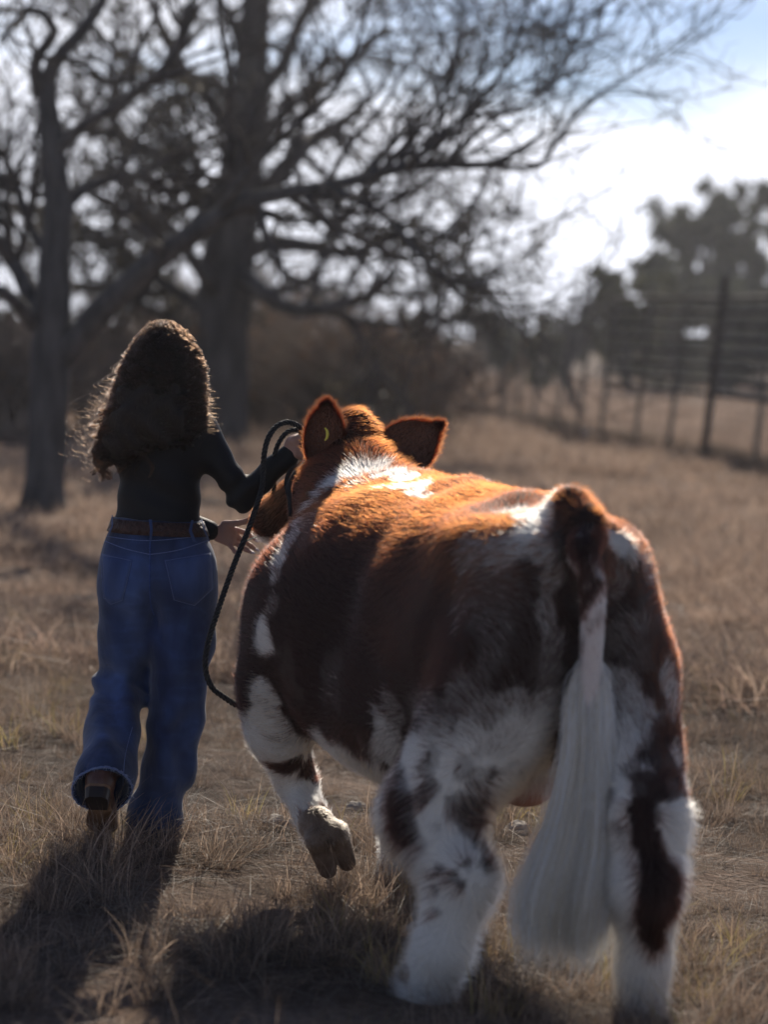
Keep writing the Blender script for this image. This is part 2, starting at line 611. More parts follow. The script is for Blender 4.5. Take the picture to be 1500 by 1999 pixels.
def grass_mat():
    m, nt, bs = new_mat('dry_grass')
    N, L = nt.nodes, nt.links
    a = N.new('ShaderNodeAttribute'); a.attribute_name = 'tint'
    oi = N.new('ShaderNodeObjectInfo')
    hs = N.new('ShaderNodeHueSaturation')
    mr = N.new('ShaderNodeMapRange'); mr.inputs['To Min'].default_value = .65; mr.inputs['To Max'].default_value = 1.25
    L.new(oi.outputs['Random'], mr.inputs['Value']); L.new(mr.outputs[0], hs.inputs['Value'])
    L.new(a.outputs['Color'], hs.inputs['Color'])
    L.new(hs.outputs[0], bs.inputs['Base Color'])
    bs.inputs['Roughness'].default_value = .55
    bs.inputs['Specular IOR Level'].default_value = .35
    tr = N.new('ShaderNodeBsdfTranslucent'); ms = N.new('ShaderNodeMixShader'); ms.inputs[0].default_value = .5
    L.new(hs.outputs[0], tr.inputs['Color']); L.new(bs.outputs[0], ms.inputs[1]); L.new(tr.outputs[0], ms.inputs[2])
    L.new(ms.outputs[0], N['Material Output'].inputs['Surface'])
    return m


def build_grass():
    rng = np.random.default_rng(5)
    gm = grass_mat()
    dry = np.array([[.36, .26, .19], [.28, .20, .145], [.44, .33, .25], [.20, .14, .105], [.30, .23, .18]])
    gold = np.array([[.48, .35, .14], [.38, .31, .12], [.46, .33, .21], [.34, .28, .13]])
    grey = np.array([[.26, .22, .18], [.20, .16, .13], [.32, .27, .22], [.15, .12, .10]])
    col = bpy.data.collections.new('grass_sources')
    def src(V, F, C):
        me = mesh_data('grass_tuft', V, F, True)
        vcol(me, 'tint', C); me.materials.append(gm)
        o = bpy.data.objects.new('grass_tuft', me)
        col.objects.link(o)
    kinds = []
    specs = [  # n, spread, hmin, hmax, lean, width, palette
        (70, .05, .05, .14, .6, .0011, dry), (60, .06, .04, .11, .9, .0011, grey), (80, .045, .06, .17, .5, .0010, dry),
        (60, .05, .05, .15, .6, .0010, gold), (50, .08, .03, .08, 1.6, .0011, grey), (60, .10, .04, .13, 2.4, .0010, dry),
        (70, .11, .03, .12, 3.0, .0010, grey), (40, .12, .05, .22, 1.8, .0009, dry)]
    for (n, s, a, b, l, w, p) in specs:
        src(*blades(n, s, a, b, l, w, rng, pal=p))
    nnear = len(specs)
    straw = np.array([[.52, .375, .285], [.44, .31, .24], [.56, .42, .32], [.32, .235, .18], [.36, .27, .21]])
    for (n, s, a, b, l, w, p) in [(60, .16, .07, .2, .8, .004, straw), (60, .2, .05, .16, 1.3, .0045, straw), (50, .16, .07, .22, .7, .004, straw), (60, .22, .04, .14, 1.8, .0045, straw)]:
        src(*blades(n, s, a, b, l, w, rng, K=3, pal=p))
    # sources sorted by name => index order grass_tuft, .001, ...
    def scatter(name, label, n, y0, y1, kset, smin, smax, seed, wfun=None, dens_pow=1.0, xk=.22, x0=.9):
        r = np.random.default_rng(seed)
        u = r.random(n * 3)
        Y = np.sqrt(y0 * y0 + (y1 * y1 - y0 * y0) * u) if dens_pow == 1 else y0 * (y1 / y0) ** u
        X = (r.random(n * 3) * 2 - 1) * (x0 + xk * Y)
        P = np.stack([X, Y, 0 * X], -1)
        cl = fbm(P, 1.6, 9, 3)
        keep = r.random(n * 3) < (sstep(.38, .58, cl) * .88 + .12 if y0 < 5 else sstep(.36, .60, cl) * .92 + .08)
        X, Y, cl = X[keep][:n], Y[keep][:n], cl[keep][:n]
        Z = gz(X, Y)
        me = mesh_data(name, np.stack([X, Y, Z], -1), np.zeros((0, 3), int))
        m = len(X)
        patch = fbm(np.stack([X, Y, 0 * X], -1), .9, 21, 2)
        ki = np.array(kset)[r.integers(0, len(kset), m)]
        at_ = me.attributes.new('pick', 'INT', 'POINT'); at_.data.foreach_set('value', ki.astype(np.int32))
        rt = np.stack([r.normal(0, .12, m), r.normal(0, .12, m), r.random(m) * 6.28], -1)
        a2 = me.attributes.new('rot', 'FLOAT_VECTOR', 'POINT'); a2.data.foreach_set('vector', rt.astype(np.float32).ravel())
        s = (smin + (smax - smin) * r.random(m)) * (.7 + .6 * sstep(.35, .65, patch))
        a3 = me.attributes.new('scl', 'FLOAT', 'POINT'); a3.data.foreach_set('value', s.astype(np.float32))
        o = bpy.data.objects.new(name, me); COL.objects.link(o)
        ng = bpy.data.node_groups.new('scatter_' + name, 'GeometryNodeTree')
        ng.interface.new_socket('Geometry', in_out='INPUT', socket_type='NodeSocketGeometry')
        ng.interface.new_socket('Geometry', in_out='OUTPUT', socket_type='NodeSocketGeometry')
        N, L = ng.nodes, ng.links
        gi, go = N.new('NodeGroupInput'), N.new('NodeGroupOutput')
        ip = N.new('GeometryNodeInstanceOnPoints')
        ci = N.new('GeometryNodeCollectionInfo'); ci.inputs['Collection'].default_value = col
        ci.inputs['Separate Children'].default_value = True; ci.inputs['Reset Children'].default_value = True
        ip.inputs['Pick Instance'].default_value = True
        def na(nm, ty):
            q = N.new('GeometryNodeInputNamedAttribute'); q.data_type = ty; q.inputs['Name'].default_value = nm; return q.outputs['Attribute']
        L.new(gi.outputs[0], ip.inputs['Points']); L.new(ci.outputs[0], ip.inputs['Instance'])
        L.new(na('pick', 'INT'), ip.inputs['Instance Index'])
        L.new(na('rot', 'FLOAT_VECTOR'), ip.inputs['Rotation'])
        L.new(na('scl', 'FLOAT'), ip.inputs['Scale'])
        L.new(ip.outputs[0], go.inputs[0])
        md = o.modifiers.new('scatter', 'NODES'); md.node_group = ng
        tag(o, label, 'grass', kind='stuff')
    scatter('grass', 'dry brown and straw coloured grass round the feet of the woman and the cow', 12500, 3.3, 13.5, [0, 0, 1, 2, 4, 5, 5, 6, 6, 7], .5, 1.05, 31)
    scatter('golden_grass', 'yellowish green bunches of grass standing up among the dry grass', 560, 3.6, 13, [3, 3, 2, 7], .9, 1.5, 32)
    scatter('field_grass', 'pale dry pasture grass stretching back to the fence and the trees', 15000, 11, 75, [nnear, nnear + 1, nnear + 2, nnear + 3], .6, 1.3, 33, dens_pow=2, x0=2)
    scatter('far_grass', 'pale pasture grass beyond the wire fence', 9000, 30, 125, [nnear, nnear + 1, nnear + 2, nnear + 3], 1.0, 1.9, 34, dens_pow=2, x0=2)


build_grass()
print('ground+grass', round(time.time() - T0, 1))


# ------------------------------------------------------------------ trees
def children(P, Rr, n, l0, l1, K, rng, spread=.8, up=.15, wander=.25, rr=.5, rmin=.004, lo=.15, hi=1.0, droop=0.0):
    """grow n child branches from parent polylines P (N,K,3)"""
    N, Kp, _ = P.shape
    seg = np.linalg.norm(np.diff(P, axis=1), axis=2).sum(1)
    pi = rng.choice(N, n, p=seg / seg.sum())
    u = (lo + (hi - lo) * rng.random(n)) * (Kp - 1)
    i0 = np.clip(u.astype(int), 0, Kp - 2); t = (u - i0)[:, None]
    st = P[pi, i0] * (1 - t) + P[pi, i0 + 1] * t
    tg = norm(P[pi, i0 + 1] - P[pi, i0])
    r0 = (Rr[pi, i0] * (1 - t[:, 0]) + Rr[pi, i0 + 1] * t[:, 0]) * rr
    r0 = np.clip(r0, rmin, None)
    rnd = norm(rng.normal(size=(n, 3)))
    perp = norm(rnd - tg * (rnd * tg).sum(1, keepdims=True))
    sp = spread * (.6 + .8 * rng.random((n, 1)))
    d = norm(tg * np.cos(sp) + perp * np.sin(sp) + np.array([0, 0, up]))
    L = l0 + (l1 - l0) * rng.random(n)
    Q = np.zeros((n, K, 3)); Q[:, 0] = st
    for k in range(1, K):
        d = norm(d + rng.normal(0, wander, (n, 3)) + np.array([0, 0, up * .25 - droop]))
        Q[:, k] = Q[:, k - 1] + d * (L / (K - 1))[:, None]
    rad = r0[:, None] * np.linspace(1, .35, K)[None]
    return Q, rad


def limb(pts, n=24, wob=.0, rng=None):
    """pts: (px, py, Y, radius)"""
    W = np.array([at(p[0], p[1], p[2]) for p in pts])
    r = np.array([p[3] for p in pts], float)
    Q, rr = resample(W, n, r)
    if wob and rng is not None:
        Q[1:] += np.cumsum(rng.normal(0, wob, (n - 1, 3)), axis=0) * .4
    return Q, np.clip(rr, .004, None)


def limb_mesh(Q, r, sides=14, rough=.12, seed=0):
    V, F = tubes(Q, r, sides)
    c = np.repeat(Q, sides, axis=0)
    n = fbm(V, 5, seed, 3) - .5
    V = c + (V - c) * (1 + rough * 2 * n)[:, None]
    return V, F


def leaves(P, size, rng, flat=.0):
    n = len(P)
    a = norm(rng.normal(size=(n, 3))); b = norm(np.cross(a, rng.normal(size=(n, 3))))
    s = size * (.5 + rng.random((n, 1)))
    V = np.stack([P - a * s, P - b * s * .45, P + a * s, P + b * s * .45], 1).reshape(-1, 3)
    F = np.arange(n * 4).reshape(-1, 4)
    return V, F


def stack(L):
    """list of (Q (K,3), r (K)) of equal K"""
    return np.stack([q for q, r in L]), np.stack([r for q, r in L])


def left_oak():
    rng = np.random.default_rng(3)
    t = empty('oak_tree', tuple(at(85, 1003, 20)[:2]) + (0,))
    o = np.array(t.location)
    D = 20
    trunk = limb([(80, 1030, D, .24), (84, 985, D, .19), (90, 900, D, .165), (95, 780, D, .16), (97, 690, D, .165), (103, 600, D, .15), (107, 500, D, .13), (112, 400, D, .115), (103, 290, D, .1), (92, 200, D, .09), (95, 150, D, .075), (120, 105, D, .06), (165, 55, D, .05), (205, -10, D, .045), (230, -90, D, .035)], 60)
    limbs = [
        limb([(120, 700, D, .12), (165, 645, 19.9, .115), (205, 598, 19.8, .11), (300, 512, 19.6, .095), (400, 440, 19.4, .08), (470, 398, 19.3, .07), (560, 377, 19.2, .06), (640, 365, 19.1, .052), (720, 345, 19, .045), (800, 325, 18.9, .04), (880, 322, 18.8, .035), (960, 320, 18.7, .03), (1020, 290, 18.6, .024), (1060, 262, 18.6, .018)], 48),
        limb([(85, 640, D, .09), (50, 560, 20.2, .075), (20, 500, 20.4, .065), (-30, 440, 20.6, .05), (-80, 360, 20.8, .04)], 48),
        limb([(70, 640, D, .07), (30, 590, 19.7, .06), (-20, 560, 19.5, .05), (-90, 530, 19.4, .04)], 48),
        limb([(75, 185, D, .06), (70, 120, 19.8, .05), (105, 60, 19.6, .04), (60, 20, 19.4, .03), (0, 80, 19.2, .02)], 48),
        limb([(105, 300, D, .06), (170, 240, 19.8, .05), (240, 200, 19.6, .045), (330, 120, 19.3, .035), (370, 30, 19.1, .03), (390, -60, 19, .02)], 48),
        limb([(108, 420, D, .055), (180, 360, 20.3, .045), (260, 345, 20.6, .04), (330, 370, 20.9, .03), (400, 340, 21.2, .02)], 48),
        limb([(107, 520, D, .05), (60, 440, 20.4, .04), (20, 330, 20.7, .03), (-30, 250, 21, .025)], 48),
        limb([(640, 367, 19.1, .035), (720, 400, 18.9, .03), (770, 440, 18.7, .027), (815, 490, 18.6, .022), (870, 540, 18.5, .018), (930, 555, 18.5, .014), (980, 540, 18.4, .01)], 48),
        limb([(800, 325, 18.9, .03), (860, 270, 18.7, .024), (940, 190, 18.5, .018), (1000, 110, 18.3, .014), (1020, 20, 18.2, .008)], 48),
        limb([(960, 322, 18.7, .02), (1050, 325, 18.6, .018), (1090, 270, 18.5, .014), (1150, 200, 18.4, .01), (1240, 140, 18.3, .006), (1285, 95, 18.3, .004)], 48),
        limb([(700, 350, 19, .03), (770, 280, 19.3, .024), (850, 200, 19.5, .018), (890, 120, 19.7, .012), (900, 0, 19.8, .008)], 48),
        limb([(880, 322, 18.8, .025), (950, 240, 18.4, .02), (1050, 190, 18.2, .014), (1120, 100, 18.1, .01), (1140, 20, 18, .006)], 48),
        limb([(420, 425, 19.4, .04), (480, 340, 19, .035), (560, 260, 18.8, .028), (650, 180, 18.6, .02), (700, 80, 18.4, .014), (720, -30, 18.2, .01)], 48),
        limb([(960, 330, 18.7, .014), (920, 400, 18.6, .012), (870, 450, 18.5, .01), (840, 500, 18.5, .006)], 48),
        limb([(560, 380, 19.2, .03), (640, 440, 19.4, .024), (700, 500, 19.6, .018), (760, 560, 19.7, .012), (800, 575, 19.7, .008)], 48),
    ]
    V, F = limb_mesh(trunk[0] - o, trunk[1], 18, .16, 2)
    mk('trunk', V, F, M_bark1, t)
    for i, (q, r) in enumerate(limbs):
        V, F = limb_mesh(q - o, r, 10, .1, i)
        mk('branch', V, F, M_bark1, t)
    LP, LR = stack(limbs)
    b1 = children(LP, LR, 170, .7, 1.7, 8, rng, .8, .12, .22, .55, .008, lo=.25)
    b2 = children(*b1, 900, .35, .9, 7, rng, .75, .1, .25, .6, .005)
    b3 = children(*b2, 2600, .18, .5, 5, rng, .7, .06, .25, .7, .0042)
    parts = [tubes(b1[0] - o, b1[1], 5), tubes(b2[0] - o, b2[1], 4), tubes(b3[0] - o, b3[1], 3)]
    V, F = join(parts)
    tw = mk('twigs', V, F, M_twig, t); tw['kind'] = 'stuff'
    tag(t, 'forked oak at the left with a long leafless limb reaching right over the cow', 'tree')


def back_oak():
    rng = np.random.default_rng(8)
    D = 34
    t = empty('live_oak_tree', tuple(at(430, 860, D)[:2]) + (0,))
    o = np.array(t.location)
    trunk = limb([(428, 880, D, .5), (430, 830, D, .40), (434, 700, D, .37), (440, 560, D, .38), (455, 450, D, .36), (470, 330, D, .31), (485, 220, D, .28), (492, 120, D, .24), (500, 0, D, .2), (510, -140, D, .15), (500, -300, D, .08)], 50)
    L = []
    specs = [
        [(440, 640, D, .12), (380, 590, D, .11), (300, 540, D + 1, .1), (210, 470, D + 1, .08), (120, 440, D + 1, .06), (20, 400, D + 1, .05)],
        [(460, 470, D, .17), (400, 400, D, .14), (340, 330, D - 1, .12), (270, 280, D - 1, .1), (180, 250, D - 2, .07), (80, 260, D - 2, .05)],
        [(470, 420, D, .15), (560, 330, D, .13), (620, 280, D + 1, .11), (690, 240, D + 1, .08), (740, 190, D + 1, .05)],
        [(465, 540, D, .14), (520, 575, D - 1, .12), (570, 600, D - 1, .1), (650, 607, D - 2, .09), (720, 590, D - 2, .07), (770, 565, D - 2, .05), (800, 530, D - 2, .03)],
        [(460, 500, D, .14), (540, 480, D, .12), (620, 490, D, .1), (690, 500, D, .08), (760, 470, D, .06), (830, 500, D, .04), (900, 560, D, .03)],
        [(480, 300, D, .13), (420, 210, D, .11), (350, 130, D, .09), (300, 40, D, .07), (260, -60, D, .05)],
        [(490, 200, D, .13), (560, 120, D, .1), (600, 30, D, .08), (640, -60, D, .06)],
        [(490, 120, D, .1), (440, 20, D, .08), (400, -80, D, .06), (380, -160, D, .04)],
        [(470, 380, D, .12), (390, 390, D + 1, .1), (310, 410, D + 2, .08), (230, 400, D + 2, .06), (140, 350, D + 2, .05)],
        [(480, 330, D, .1), (540, 240, D - 1, .09), (590, 190, D - 1, .07), (680, 130, D - 2, .05), (760, 60, D - 2, .04)],
        [(440, 600, D, .1), (370, 500, D - 1, .09), (330, 440, D - 1, .08), (260, 380, D - 2, .06), (200, 300, D - 2, .04)],
        [(500, 0, D, .1), (560, -80, D, .08), (640, -140, D, .05), (700, -170, D, .03)],
        [(430, 700, D, .09), (350, 640, D + 1, .08), (260, 590, D + 1, .07), (160, 560, D + 1, .05), (60, 560, D + 1, .03)],
        [(485, 240, D, .1), (400, 150, D + 1, .08), (280, 130, D + 1, .06), (180, 60, D + 1, .05), (100, 20, D + 1, .03)],
    ]
    for s in specs: L.append(limb(s, 32, .02, rng))
    V, F = limb_mesh(trunk[0] - o, trunk[1], 18, .14, 5)
    mk('trunk', V, F, M_bark2, t)
    for i, (q, r) in enumerate(L):
        V, F = limb_mesh(q - o, r, 9, .1, i + 7)
        mk('branch', V, F, M_bark2, t)
    LP, LR = stack(L)
    b1 = children(LP, LR, 125, 1.2, 2.6, 8, rng, .8, .06, .28, .6, .02, lo=.2)
    b2 = children(*b1, 500, .6, 1.4, 7, rng, .8, .03, .3, .6, .011)
    b3 = children(*b2, 1800, .25, .7, 5, rng, .8, .0, .3, .65, .009)
    V, F = join([tubes(b1[0] - o, b1[1], 5), tubes(b2[0] - o, b2[1], 4), tubes(b3[0] - o, b3[1], 3)])
    tw = mk('twigs', V, F, M_twig, t); tw['kind'] = 'stuff'
    pts = b3[0][:, 1:].reshape(-1, 3)
    cen = pts[rng.integers(0, len(pts), 1000)]
    pts = cen[rng.integers(0, 1000, 12000)] + rng.normal(0, .09, (12000, 3))
    V, F = leaves(pts - o, .055, rng)
    lf = mk('leaves', V, F, M_leafoak, t); lf['kind'] = 'stuff'
    tag(t, 'large dark oak with a thick trunk and dense crown behind the woman', 'tree')


def bushy_tree(name, label, px, pytop, pybase, Y, halfw, n, lsz, lm, seed, trunk=True, group=None, cat='tree', low=.25, gap=.0, ground=None):
    """evergreen crown of leaf clumps on a real limb skeleton"""
    rng = np.random.default_rng(seed)
    top = at(px, pytop, Y); gx = top[0]
    H = top[2]
    W = halfw / FPX * Y
    t = empty(name, (gx, Y, 0))
    K = 8
    Q = np.zeros((1, K, 3)); Q[0, :, 2] = np.linspace(-.1, H * .8, K); Q[0, :, :2] += np.cumsum(rng.normal(0, .03 * H, (K, 2)), axis=0); Q[0, 0, :2] = 0
    r = np.linspace(.035 * H, .012 * H, K)[None]
    V, F = tubes(Q, r, 8)
    mk('trunk', V, F, M_bark2, t)
    m = max(7, int(W * 4))
    ends = []
    for i in range(m):
        a = rng.random() * 6.28; rr = W * (.35 + .65 * rng.random() ** .6)
        z = H * (low + (1 - low) * rng.random() ** .8) * (1 - .25 * (rr / W) ** 2)
        ends.append((math.cos(a) * rr, math.sin(a) * rr * .8, z))
    ends = np.array(ends)
    lb = []
    for e in ends:
        z0 = min(e[2] * .7, H * .7) * (.5 + .5 * rng.random())
        s = np.array([0, 0, z0]); mid = (s + e) / 2 + rng.normal(0, .06 * H, 3)
        lb.append(resample(np.array([s, mid, e]), 7))
    lb = np.stack(lb)
    rl = np.tile(np.linspace(.014 * H, .004 * H, 7), (m, 1))
    b1 = children(lb, rl, m * 7, .12 * H, .24 * H, 5, rng, .9, .1, .3, .6, .003 * H, lo=.4)
    b2 = children(*b1, m * 40, .06 * H, .14 * H, 4, rng, .9, .05, .3, .6, .0018 * H, lo=.3)
    V, F = join([tubes(lb, rl, 4), tubes(b1[0], b1[1], 3), tubes(b2[0], b2[1], 3)])
    mk('branches', V, F, M_bark2, t)['kind'] = 'stuff'
    if n:
        pts = np.vstack([b1[0][:, 2:].reshape(-1, 3), b2[0][:, 1:].reshape(-1, 3)])
        n = int(n * (.8 if low == .02 and Y > 105 and px > 1300 else .6)); nc = int(m * 14)
        cen = pts[rng.integers(0, len(pts), nc)]
        pts = cen[rng.integers(0, nc, n)] + rng.normal(0, .024 * H, (n, 3))
        pts = pts[pts[:, 2] > .02 * H]
        V, F = leaves(pts, lsz, rng)
        mk('crown', V, F, lm, t)['kind'] = 'stuff'
    tag(t, label, cat, group)
    return t


def shrub(px, pybase, Y, h, w, n, m, seed, label, dry=0, group=None, name='shrub'):
    rng = np.random.default_rng(seed)
    g = at(px, pybase, Y)
    t = empty(name, (g[0], Y, 0))
    K = 6
    n1 = max(9, n // 16)
    Q = np.zeros((n1, K, 3)); Q[:, 0, :2] = rng.normal(0, w * .12, (n1, 2))
    a = rng.random(n1) * 6.28; ln = rng.random(n1) ** .7
    end = np.stack([np.cos(a) * w * ln, np.sin(a) * w * ln * .7, h * (1 - .45 * ln ** 2) * (.6 + .5 * rng.random(n1))], -1)
    for k in range(1, K):
        f = k / (K - 1)
        Q[:, k] = Q[:, 0] * (1 - f) + end * np.array([f ** 1.2, f ** 1.2, f ** .85]) + rng.normal(0, .04 * h, (n1, 3)) * f
    r = np.tile(np.linspace(.02 * h, .005 * h, K), (n1, 1))
    b1 = children(Q, r, n // 3, .2 * h, .42 * h, 5, rng, .7, .08, .25, .6, .004 * h, lo=.2)
    b2 = children(*b1, n, .1 * h, .24 * h, 4, rng, .7, .03, .3, .6, .0028 * h, lo=.2)
    for arr in (Q, b1[0], b2[0]): arr[..., 2] = np.maximum(arr[..., 2], 0.0)
    V, F = join([tubes(Q, r, 4), tubes(b1[0], b1[1], 3), tubes(b2[0], b2[1], 3)])
    mk('stems', V, F, m, t)['kind'] = 'stuff'
    if dry:
        pts = b2[0].reshape(-1, 3); pts = pts[rng.integers(0, len(pts), dry)]
        V, F = leaves(pts, .03 * h ** .5, rng)
        mk('leaves', V, F, M_leafdry if seed % 3 else M_leafdark, t)['kind'] = 'stuff'
    tag(t, label, 'bush', group)


left_oak()
print('tree1', round(time.time() - T0, 1))
back_oak()
print('tree2', round(time.time() - T0, 1))

BT = [
    ('live_oak_tree', 'tall dark live oak rising above the fence at the right edge', 1440, 352, 760, 62, 118, 26000, .11, M_leafdark, 41, .2),
    ('live_oak_tree', 'dark live oak behind the fence just left of the tallest one', 1330, 470, 765, 58, 80, 17000, .1, M_leafdark, 42, .1),
    ('live_oak_tree', 'rounded olive green oak standing left of the fence rails', 1245, 535, 762, 52, 75, 15000, .09, M_leafolive, 43, .05),
    ('live_oak_tree', 'low round oak filling the gap behind the thick fence post', 1300, 575, 768, 66, 90, 14000, .11, M_leafdark, 54, .02),
    ('live_oak_tree', 'low round oak beyond the right end of the fence rails', 1490, 560, 775, 64, 90, 14000, .11, M_leafdark, 55, .02),
    ('live_oak_tree', 'low grey green oak right of the pair of junipers', 1180, 605, 765, 72, 85, 12000, .12, M_leafdark, 56, .02),
    ('live_oak_tree', 'low dark oak behind the right part of the fence rails', 1400, 560, 775, 70, 120, 16000, .12, M_leafdark, 44, .02),
    ('live_oak_tree', 'dark oak in the tree line above the ears of the cow', 930, 585, 745, 75, 110, 15000, .13, M_leafdark, 45, .02),
    ('live_oak_tree', 'dark oak in the tree line under the drooping bare twigs', 820, 590, 745, 66, 100, 13000, .12, M_leafdark, 46, .02),
    ('juniper_tree', 'small olive juniper left of a pair in front of the tree line', 1000, 640, 775, 48, 42, 9000, .05, M_leafolive, 47, .0),
    ('juniper_tree', 'slightly taller olive juniper right of a pair in front of the tree line', 1068, 634, 775, 50, 46, 9000, .05, M_leafolive, 48, .0),
    ('live_oak_tree', 'hazy low tree in the far gap under the open sky', 1050, 612, 740, 95, 110, 9000, .15, M_leafdark, 49, .0),
    ('live_oak_tree', 'dark tree filling the left edge behind the forked oak', 10, 560, 800, 45, 150, 20000, .07, M_leafdark, 50, .02),
    ('live_oak_tree', 'dark tree between the forked oak and the thick trunk', 270, 590, 790, 52, 140, 20000, .08, M_leafdark, 51, .02),
    ('live_oak_tree', 'dark tree right behind the thick trunk of the large oak', 610, 605, 780, 56, 150, 20000, .09, M_leafdark, 52, .02),
    ('live_oak_tree', 'low dark tree standing behind the dry brush at the centre', 740, 612, 770, 60, 110, 13000, .09, M_leafdark, 53, .02),
]
for (nm, lb, px, pt, pb, Y, hw, n, ls, lm, sd, low) in BT:
    if px > 900: Y *= 1.6; ls *= 1.6
    bushy_tree(nm, lb, px, pt, pb, Y, hw, n, ls, lm, sd, low=low, group='trees along the back of the pasture')
bushy_tree('bare_tree', 'pale leafless tree in the gap between the two groups of oaks', 1128, 515, 745, 64, 75, 0, .1, None, 61, low=.35)
for (px, pb, Y, h, w, n, lb) in [
    (520, 800, 40, 2.2, 2.0, 900, 'grey brown thicket just right of the thick oak trunk'),
    (640, 800, 37, 2.3, 2.0, 1000, 'dry brown brush behind the raised left ear of the cow'),
    (740, 800, 36, 2.1, 2.0, 1000, 'dry brown brush above the right ear of the cow'),
    (845, 790, 40, 1.8, 1.6, 800, 'low dry brush at the far end of the fence'),
    (330, 800, 38, 2.2, 2.2, 900, 'dry thicket behind the head of the woman'),
    (215, 800, 34, 1.9, 1.8, 800, 'dry brush between the forked oak and the woman'),
    (20, 850, 32, 1.9, 1.6, 900, 'dry greenish bush at the left edge beside the forked oak'),
    (570, 760, 50, 3.0, 3.0, 1100, 'tall thicket further back between trunk and ear'),
    (420, 770, 46, 3.0, 2.6, 900, 'tall thicket behind the thick oak trunk'),
]:
    shrub(px, pb, Y, h, w, n, M_brush, px, lb, dry=500, group='dry bushes under the trees')
print('trees', round(time.time() - T0, 1))


# ------------------------------------------------------------------ fence
def fence():
    M_post = mat('rusty_pipe', (.03, .023, .021), (.06, .042, .036), rough=.8, scale=12, metallic=.3)
    M_tpost = mat('weathered_post', (.14, .13, .10), (.22, .2, .16), rough=.85, scale=10)
    M_wire = mat('fence_wire', (.10, .09, .085), (.17, .15, .14), rough=.6, scale=10, metallic=.6)
    base_px = [(1640, 962), (1555, 942), (1472, 920), (1374, 897), (1304, 886), (1239, 876), (1171, 863), (1127, 857), (1085, 845), (1040, 834), (1007, 828), (977, 822), (938, 814), (911, 809), (885, 804), (862, 800)]
    B = np.array([ground_at(*p) for p in base_px])
    t = empty('fence', tuple(B[3]))
    o = B[3]
    H = 2.45
    lean = np.array([math.sin(R(3.5)), 0, 1.0])
    for i, b in enumerate(B):
        b = b - o
        big = i == 3
        h = H + (.35 if big else 0)
        r = .06 if big else (.04 if i < 8 else .035)
        V, F = tubes(np.array([b - lean * .2, b + lean * h * .5, b + lean * h]), np.array([r, r, r * .95]), 8)
        mk('post', V, F, M_post if big else M_tpost, t)
    # heavy rails on the near stretch
    near = B[:7] - o
    for k in range(8):
        z = 1.0 + k * (H - 1.0) / 7
        P = near + lean * z
        V, F = tubes(resample(P, 24), np.full(24, .042), 6, ref=(0, .1, 1))
        mk('rail', V, F, M_post, t)
    # woven wire
    parts = []
    Pb = B - o
    for k in range(14):
        z = .08 + k * (H - .1) / 13
        P = resample(Pb, 60) + lean * z
        parts.append(tubes(P, np.full(60, .0035), 3, ref=(0, .1, 1)))
    V, F = join(parts)
    mk('horizontal_wires', V, F, M_wire, t)['kind'] = 'stuff'
    n = 260
    P = resample(Pb, n)
    st = np.stack([P + lean * .05, P + lean * H], 1)
    V, F = tubes(st, np.full((n, 2), .003), 3)
    mk('vertical_wires', V, F, M_wire, t)['kind'] = 'stuff'
    tag(t, 'tall wire mesh fence with leaning posts and dark upper rails at the right', 'fence')
    # weeds along the foot of the fence
    rng = np.random.default_rng(77)
    pal = np.array([[.07, .05, .035], [.10, .07, .05], [.05, .045, .03]])
    parts, cols, nn = [], [], 0
    P = resample(B, 320)
    P = P + rng.normal(0, .12, P.shape) * np.array([1.5, 1, 0])
    for i, p in enumerate(P):
        V, F, C = blades(26, .22, .1, .42, .7, .006, rng, K=3, pal=pal)
        parts.append((V + p, F)); cols.append(C)
    V, F = join(parts)
    m = mat('weed_blade', (1, 1, 1), (1, 1, 1), attr='tint', trans=.3)
    w = mk('weeds', V, F, m); vcol(w.data, 'tint', np.vstack(cols))
    tag(w, 'dark weeds growing along the foot of the wire fence', 'weeds', kind='stuff')


fence()
def haze():
    V = [(x, y, z) for x in (-70, 70) for y in (-3, 140) for z in (-1.2, 26)]
    F = [(0, 1, 3, 2), (4, 6, 7, 5), (0, 4, 5, 1), (2, 3, 7, 6), (0, 2, 6, 4), (1, 5, 7, 3)]
    m = bpy.data.materials.new('haze_air'); m.use_nodes = True
    N, L = m.node_tree.nodes, m.node_tree.links
    N.clear()
    o = N.new('ShaderNodeOutputMaterial'); v = N.new('ShaderNodeVolumePrincipled')
    v.inputs['Color'].default_value = (.92, .93, 1.0, 1)
    v.inputs['Density'].default_value = HAZE
    v.inputs['Anisotropy'].default_value = .6
    L.new(v.outputs[0], o.inputs['Volume'])
    h = mk('haze', V, F, m, smooth=False)
    tag(h, 'thin sunlit haze over the pasture', 'haze', kind='stuff')


HAZE = .0005
haze()
# ------------------------------------------------------------------ cow
COW_O = np.array([0.505, 5.93, 0.0])
COW_YAW = R(90 + 20)


